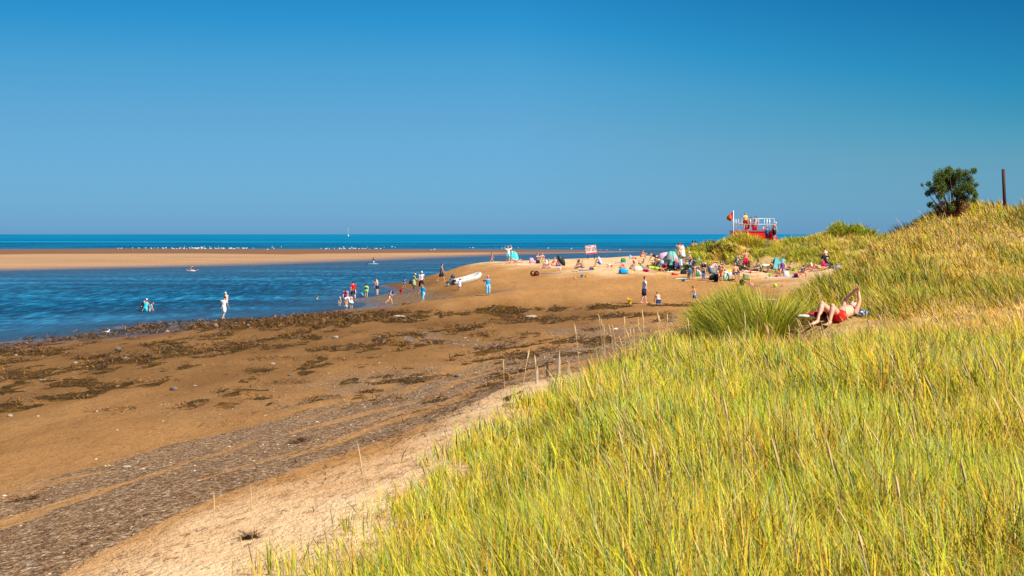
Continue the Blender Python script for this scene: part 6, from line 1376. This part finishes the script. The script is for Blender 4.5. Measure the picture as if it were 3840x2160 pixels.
person(3006,1040,62,dict(POSE['chairlean'],t=12,h=40),100,'tan',('hair','brown'),[('shirt',lilac)],"brown haired child in lilac top on the red framed chair",.5,dmin=90)
person(3044,1009,44,'sitcross',-60,'tan',('hair','brown'),[('shirt','white'),('shorts','hotpink')],"toddler in white top sitting on a pink mat near the dune",.8,dmin=100); towel(3040,1010,1.0,.5,.02,cm('hotpink'),"pink mat under the toddler in white",100)
person(3072,1016,1.72,'lieknees',-90,'tan',('hair','brown'),[('shorts','tan')],"person lying on the back with knees up near the grass edge",dmin=95)
person(3097,1000,1.60,'standdown',-30,'fair',('hair','brown'),[('band','white'),('shorts','cream')],"person standing behind the pushchair with the magenta liner",fem=True,dmin=108)
stroller(3100,1010,1.15,'dkgrey',"dark pushchair with magenta liner near the grass edge",D2(-70),95,mat("fab_dgrey",(.06,.05,.08),.8)); bag(3088,1004,.42,.6,'hotpink',"big magenta footmuff hanging on the dark pushchair",.4,95,False)
bag(3145,1011,.62,.34,'grey',"grey blue bundle of clothes at the right end of the crowd",0,95,m=mat_spots("bundle",(.45,.50,.62),(.20,.24,.34),9,.5)); towel(3135,1010,1.2,.5,.05,cm('white'),"white towel by the grey blue bundle",95)
# --- on the open sand, nearer
_ = bucket(2362,1140,.28,'yellow',"bright yellow castle bucket standing alone on open sand",dmin=70)
b = MB(); b.tube([(-.05,0,.26), (-.20,0,.40)], [.03,.04], 8); b.build('spout', mat("plastic_yellow", CC['yellow']), _)
person(2470,1145,72,'digkneel',-12,'fair',('hair','brown'),[('longshorts',trunks3)],"kneeling child in blue, white and black trunks digging a hole",.4,dmin=70)
b = MB(); P = G(2446,1141,70); b.ellipsoid((0,0,.02), .32, .22, .10, None, 14, 7); o = b.build('sand_heap', MAT_SAND); tagm(o, "little heap of dug sand beside the kneeling child", 'sand heap', P)
for n_ in ('dry','grav','weed','wet','dune','bar'): attr(o.data, n_, np.zeros(len(o.data.vertices)))
attr(o.data, 'mid', np.full(len(o.data.vertices), .6))
person(2606,1134,65,dict(POSE['walkdown'],ar=(30,50),fa=(50,70)),-80,'tan',('hair','brown'),[('longshorts',mat_spots("trunks_check",(.02,.03,.05),(.10,.45,.70),12,.5))],"child in blue checked trunks walking toward the kneeling one",.4,dmin=70)
# --- lifeguards
person(2793,0,1.68,dict(POSE['stand'],ar=(10,40),fa=(20,100)),175,'fair',('longhair','dark'),[('tank','yellow'),('shorts',mat("guard_red",(.62,.01,.02),.8)),('sunglasses','black')],"standing lifeguard in yellow top and red shorts with sunglasses",fem=True,at=deck(2795, yd+.25))
person(2806,0,1.74,'chairup',-85,'fair',('hair','dark'),[('shirt','yellow'),('shorts',mat("guard_yellow",(.70,.55,.05),.8))],"reclining lifeguard in yellow with feet up on the railing",at=deck(2806, yd+.9)+Vector((0,0,.34)))
person(2826,0,1.76,dict(POSE['chair'],t=-14,h=-4),-95,'pink',('hair','brown'),[('shorts',mat("guard_red",(.62,.01,.02),.8))],"shirtless lifeguard with back to the red chair",at=deck(2828, yd+.6)+Vector((0,0,-.02)))
person(2905,0,1.74,dict(POSE['standdown'],h=35),70,'fair',('hair','grey'),[('tank','cream'),('longshorts','black'),('cap','cream')],"person in cream vest and white cap standing right of the platform",at=Vector((px(2903,132.0),132.0,PT(2903,901,132.0).z)))
person(2876,0,1.15,'stand',10,'fair',None,[('longsleeve','blue'),('trousers','navy'),('cap','blue')],"small child in blue with a blue cap in front of the red platform",.8,at=Vector((px(2876,132.2),132.2,PT(2876,897,132.2).z)))
t = thing('rescue_board', "red and white rescue board leaning on the right end of the platform", 'rescue board', Vector((px(2897,132.7),132.7,PT(2897,900,132.7).z)), 0)
b = MB(); b.ring_loft([[Vector((.22*k*math.cos(a)+.10*z_, .05*math.sin(a), z_)) for a in [2*math.pi*j/10 for j in range(10)]] for z_, k in ((0,.3),(.3,.9),(.8,1),(1.2,.7),(1.35,.15))]); b.build('deck', mat("board_red", (.60,.02,.05), .4), t); b = MB(); b.box((.09,-.055,.75), .06, .01, .9); b.build('stripe', cm('white'), t)
# --- bits by the sunbather and the sunbather himself
def LP(u, v, d): return PT(u, v, d)
O = LP(3138, 1196, 30.6); t = thing('person', "person in red shorts lying on their back in the dune grass with both arms raised", 'person', O)
def q(u, v, d): return LP(u, v, d)-O
b = MB(); S = .0
pel = q(3140,1187,30.62); che = q(3180,1166,30.95); nk = q(3191,1157,31.10); hc = q(3203,1147.5,31.18)
hipN, hipF = q(3149,1190,30.50), q(3129,1183,30.72); knN, knF = q(3121,1148,30.32), q(3082,1139,30.62); anN, anF = q(3111.5,1206,30.22), q(3066,1203,30.42)
toN, toF = q(3102,1216,30.10), q(3043,1216,30.25); shN, shF = q(3210,1168,30.86), q(3162,1153,31.10); elN, elF = q(3223,1129,30.90), q(3171,1124,31.15); wrN, wrF = q(3219.5,1092,30.95), q(3202,1094,31.12)
axT = (nk-pel).normalized(); lr = (shN-shF); lr = (lr-axT*lr.dot(axT)).normalized(); up = lr.cross(axT).normalized()
if up.z < 0: up = -up
R = []
for f, w, d_ in ((-.16,.10,.07),(0,.155,.105),(.18,.160,.115),(.42,.150,.118),(.65,.168,.125),(.85,.182,.112),(1.0,.14,.085),(1.1,.07,.06)):
    c = pel+(nk-pel)*f*1.0; R.append([c+lr*math.cos(a)*w+up*math.sin(a)*d_ for a in [2*math.pi*j/18 for j in range(18)]])
b.ring_loft(R)
b.tube([nk-axT*.04, hc], [.062,.058], 12)
hx = (hc-nk).normalized(); hx = (hx*.35+Vector((.86,.34,.10))*.65).normalized(); hf = (Vector((-.55,-.25,.8))); hf = (hf-hx*hf.dot(hx)).normalized(); hl = hf.cross(hx).normalized()
b.ellipsoid(hc, .078, .098, .115, (hl, hf, hx), 18, 14); b.ellipsoid(hc-hx*.055+hf*.03, .056, .062, .055, (hl, hf, hx), 12, 8); b.ellipsoid(hc+hf*.100-hx*.015, .016, .024, .026, (hl, hf, hx), 8, 6); b.ellipsoid(hc+hf*.086-hx*.055, .028, .018, .012, (hl, hf, hx), 8, 6); b.ellipsoid(hc+hf*.08+hx*.03, .05, .02, .012, (hl, hf, hx), 8, 6)
for s in (-1, 1): b.ellipsoid(hc+hl*s*.078-hx*.01, .012, .022, .03, (hl, hf, hx), 8, 6)
for hp, kn, an, to in ((hipN,knN,anN,toN),(hipF,knF,anF,toF)):
    b.tube([hp, hp.lerp(kn,.3), hp.lerp(kn,.75), kn], [.088,.084,.060,.054], 14, round_=True); b.ellipsoid(kn, .056,.058,.058)
    sd = (an-kn).normalized(); bk = Vector((.6,.2,0))
    b.tube([kn, kn.lerp(an,.28)+bk*.022, kn.lerp(an,.65)+bk*.006, an], [.052,.060,.042,.035], 14, round_=True)
    fd = (to-an); fd.normalize(); b.tube([an-fd*.045-Vector((0,0,.02)), an+fd*.05-Vector((0,0,.014)), to-fd*.02], [.036,.038,.026], 10, round_=True)
    sidev = fd.cross(Vector((0,0,1))).normalized(); b.tube([an+fd*.06-Vector((0,0,.02))+sidev*.0, to-sidev*.028], [.03,.014], 8, round_=True); b.tube([an+fd*.06-Vector((0,0,.02)), to+sidev*.03], [.03,.018], 8, round_=True)
    for k in range(5):
        a0 = to+sidev*(-.034+.016*k); ln = (.022,.026,.028,.030,.036)[k]; b.tube([a0-fd*.02, a0+fd*ln], [.011+.002*(k == 4), .009+.002*(k == 4)], 6, round_=True)
for sh, el, wr in ((shN,elN,wrN),(shF,elF,wrF)):
    b.tube([nk.lerp(sh,.5)-axT*.03, sh, sh.lerp(el,.4), el], [.066,.064,.052,.041], 12, round_=True); b.tube([el, el.lerp(wr,.3), wr.lerp(el,.1), wr], [.041,.044,.028,.026], 12, round_=True)
def hand(wr, hd, pn, L, curl):
    hd = hd.normalized(); sd_ = hd.cross(pn).normalized(); pn = sd_.cross(hd).normalized()
    R = []
    for f, w, th in ((0,.026,.022),(.4,.036,.018),(.8,.042,.016),(1.0,.040,.013)):
        c = wr+hd*L*.5*f; R.append([c+sd_*math.cos(a)*w+pn*math.sin(a)*th for a in [2*math.pi*j/12 for j in range(12)]])
    b.ring_loft(R); kn_ = wr+hd*L*.5
    for i, (off, ln, r) in enumerate(((-.031,.072,.0098),(-.010,.082,.0102),(.011,.077,.0098),(.031,.060,.0088))):
        p0 = kn_+sd_*off-hd*.008; c1 = D2(curl*(.5+.2*i)); d1 = hd*math.cos(c1)+pn*math.sin(c1)+sd_*off*2.2; d2 = hd*math.cos(c1*2.1)+pn*math.sin(c1*2.1)+sd_*off*2.0; d3 = hd*math.cos(c1*2.9)+pn*math.sin(c1*2.9)
        p1 = p0+d1*ln*.45; p2 = p1+d2*ln*.32; p3 = p2+d3*ln*.26; b.tube([p0, p1, p2, p3], [r, r*.96, r*.9, r*.72], 8, round_=True)
    t0 = wr+hd*.018+sd_*-.024; t1 = t0+(hd*.55-sd_*.75+pn*.2).normalized()*.042; t2 = t1+(hd*.9-sd_*.25+pn*.25).normalized()*.032; b.tube([t0, t1, t2, t2+(hd*.95+pn*.3).normalized()*.02], [.016,.0125,.011,.009], 8, round_=True)
hand(wrN, q(3217,1070,30.95)-wrN, Vector((-.8,-.2,.2)), .19, 24); hand(wrF, q(3217,1078,31.02)-wrF, Vector((-.4,-.7,.4)), .18, 16)
mskin, tt, bs, _o = newmat("skin_sunbather"); nn = tt.noise(tt.new('ShaderNodeTexCoord').outputs['Object'], 7, 5); n2_ = tt.noise(tt.new('ShaderNodeTexCoord').outputs['Object'], 30, 4)
tt.l.new(tt.mix(tt.math('MULTIPLY', n2_, .25), tt.ramp(nn, [(.35, (.86,.50,.34)), (.6, (.80,.38,.26)), (.75, (.74,.28,.19))]), (.55,.22,.15)), bs.inputs['Base Color']); bs.inputs['Roughness'].default_value = .5; bs.inputs['Subsurface Weight'].default_value = .08; bs.inputs['Subsurface Radius'].default_value = (.02,.008,.004)
b.build('body', mskin, t, remesh=.0062, sm=3)
sh_ = MB(); R = []
for f, w, d_ in ((-.20,.12,.09),(0,.172,.122),(.16,.176,.130),(.24,.170,.126)):
    c = pel+(nk-pel)*f; R.append([c+lr*math.cos(a)*w+up*math.sin(a)*d_ for a in [2*math.pi*j/18 for j in range(18)]])
sh_.ring_loft(R)
for hp, kn in ((hipN,knN),(hipF,knF)): sh_.tube([hp+(hp-kn)*.05, hp.lerp(kn,.2), hp.lerp(kn,.46)], [.104,.106,.098], 16)
sh_.build('shorts', mat("shorts_red", (.74,.012,.008), .7, .2, 0, 14), t, remesh=.010, sm=2)
hb = MB(); hb.ellipsoid(hc+hx*.030-hf*.022, .084, .092, .106, (hl, hf, hx), 16, 10); hb.build('hair', mat("hair_sunbather", (.16,.05,.03), .6, .3), t)
gb = MB()
for s in (-1, 1): gb.ellipsoid(hc+hf*.094+hl*s*.034+hx*.018, .030, .010, .020, (hl, hf, hx), 10, 6)
gb.tube([hc+hf*.094-hl*.07+hx*.026, hc+hf*.10+hx*.03, hc+hf*.094+hl*.07+hx*.026], .006, 6); gb.build('sunglasses', mat("glasses_dark", (.02,.02,.02), .2, 0), t)
bd = MB(); bd.ellipsoid(hc-hx*.082+hf*.045, .054, .050, .040, (hl, hf, hx), 12, 8); bd.build('beard', mat("beard_grey", (.50,.44,.42), .9, .5, 0, 60), t)
def HG(u, v, d): p = PT(u, v, d); p.z = hz(p.x, p.y); return p
# ground sheet, bag and towels round the sunbather
P = HG(3060,1200,30.9); t = thing('sports_bag', "red and black sports bag with white straps at the sunbather's feet", 'bag', P+Vector((0,0,.02)), D2(14))
b = MB(); b.tube([(-.36,0,.04), (-.25,0,.06), (.0,0,.09), (.26,0,.10)], [.02,.045,.075,.08], 12, round_=True); b.build('body', mat("bag_red", (.62,.012,.02), .7, .1), t)
b = MB(); b.tube([(-.10,-.12,.12), (.05,-.155,.10), (.28,-.14,.12)], [.03,.06,.05], 8); b.build('side_panel', cm('black'), t)
b = MB(); b.tube([(-.48,-.05,.05), (-.40,-.08,.07), (-.28,-.10,.06), (-.12,-.16,.05)], [.02,.032,.035,.02], 8); b.build('strap', cm('white'), t)
b = MB(); b.tube([(-.5,-.05,.05), (-.46,-.06,.05)], .024, 8); b.build('buckle', cm('black'), t)
P = HG(3130,1175,32.2); P.z += .05; t = thing('rucksack', "pale green and white patterned rucksack behind the sunbather's knees", 'bag', P, D2(-10)); b = MB(); b.tube([(-.32,0,.02), (-.15,0,.13), (.10,0,.20), (.30,0,.12)], [.04,.13,.16,.10], 14, round_=True); b.build('body', mat_spots("ruck", (.62,.72,.58), (.20,.30,.22), 9, .55), t); b = MB(); b.tube([(.30,0,.2), (.38,-.05,.12), (.36,-.06,.0)], [.02,.05,.05], 8); b.build('strap', cm('black'), t)
P = HG(3229,1172,31.2); t = thing('pillow', "dark blue and white checked rolled towel used as a pillow", 'pillow', P+Vector((0,0,.03)), D2(20)); b = MB(); b.tube([(-.16,0,.07), (0,0,.09), (.16,0,.08)], [.06,.085,.06], 12, round_=True); b.build('roll', mat_spots("checked", (.03,.05,.10), (.55,.62,.70), 16, .58), t)
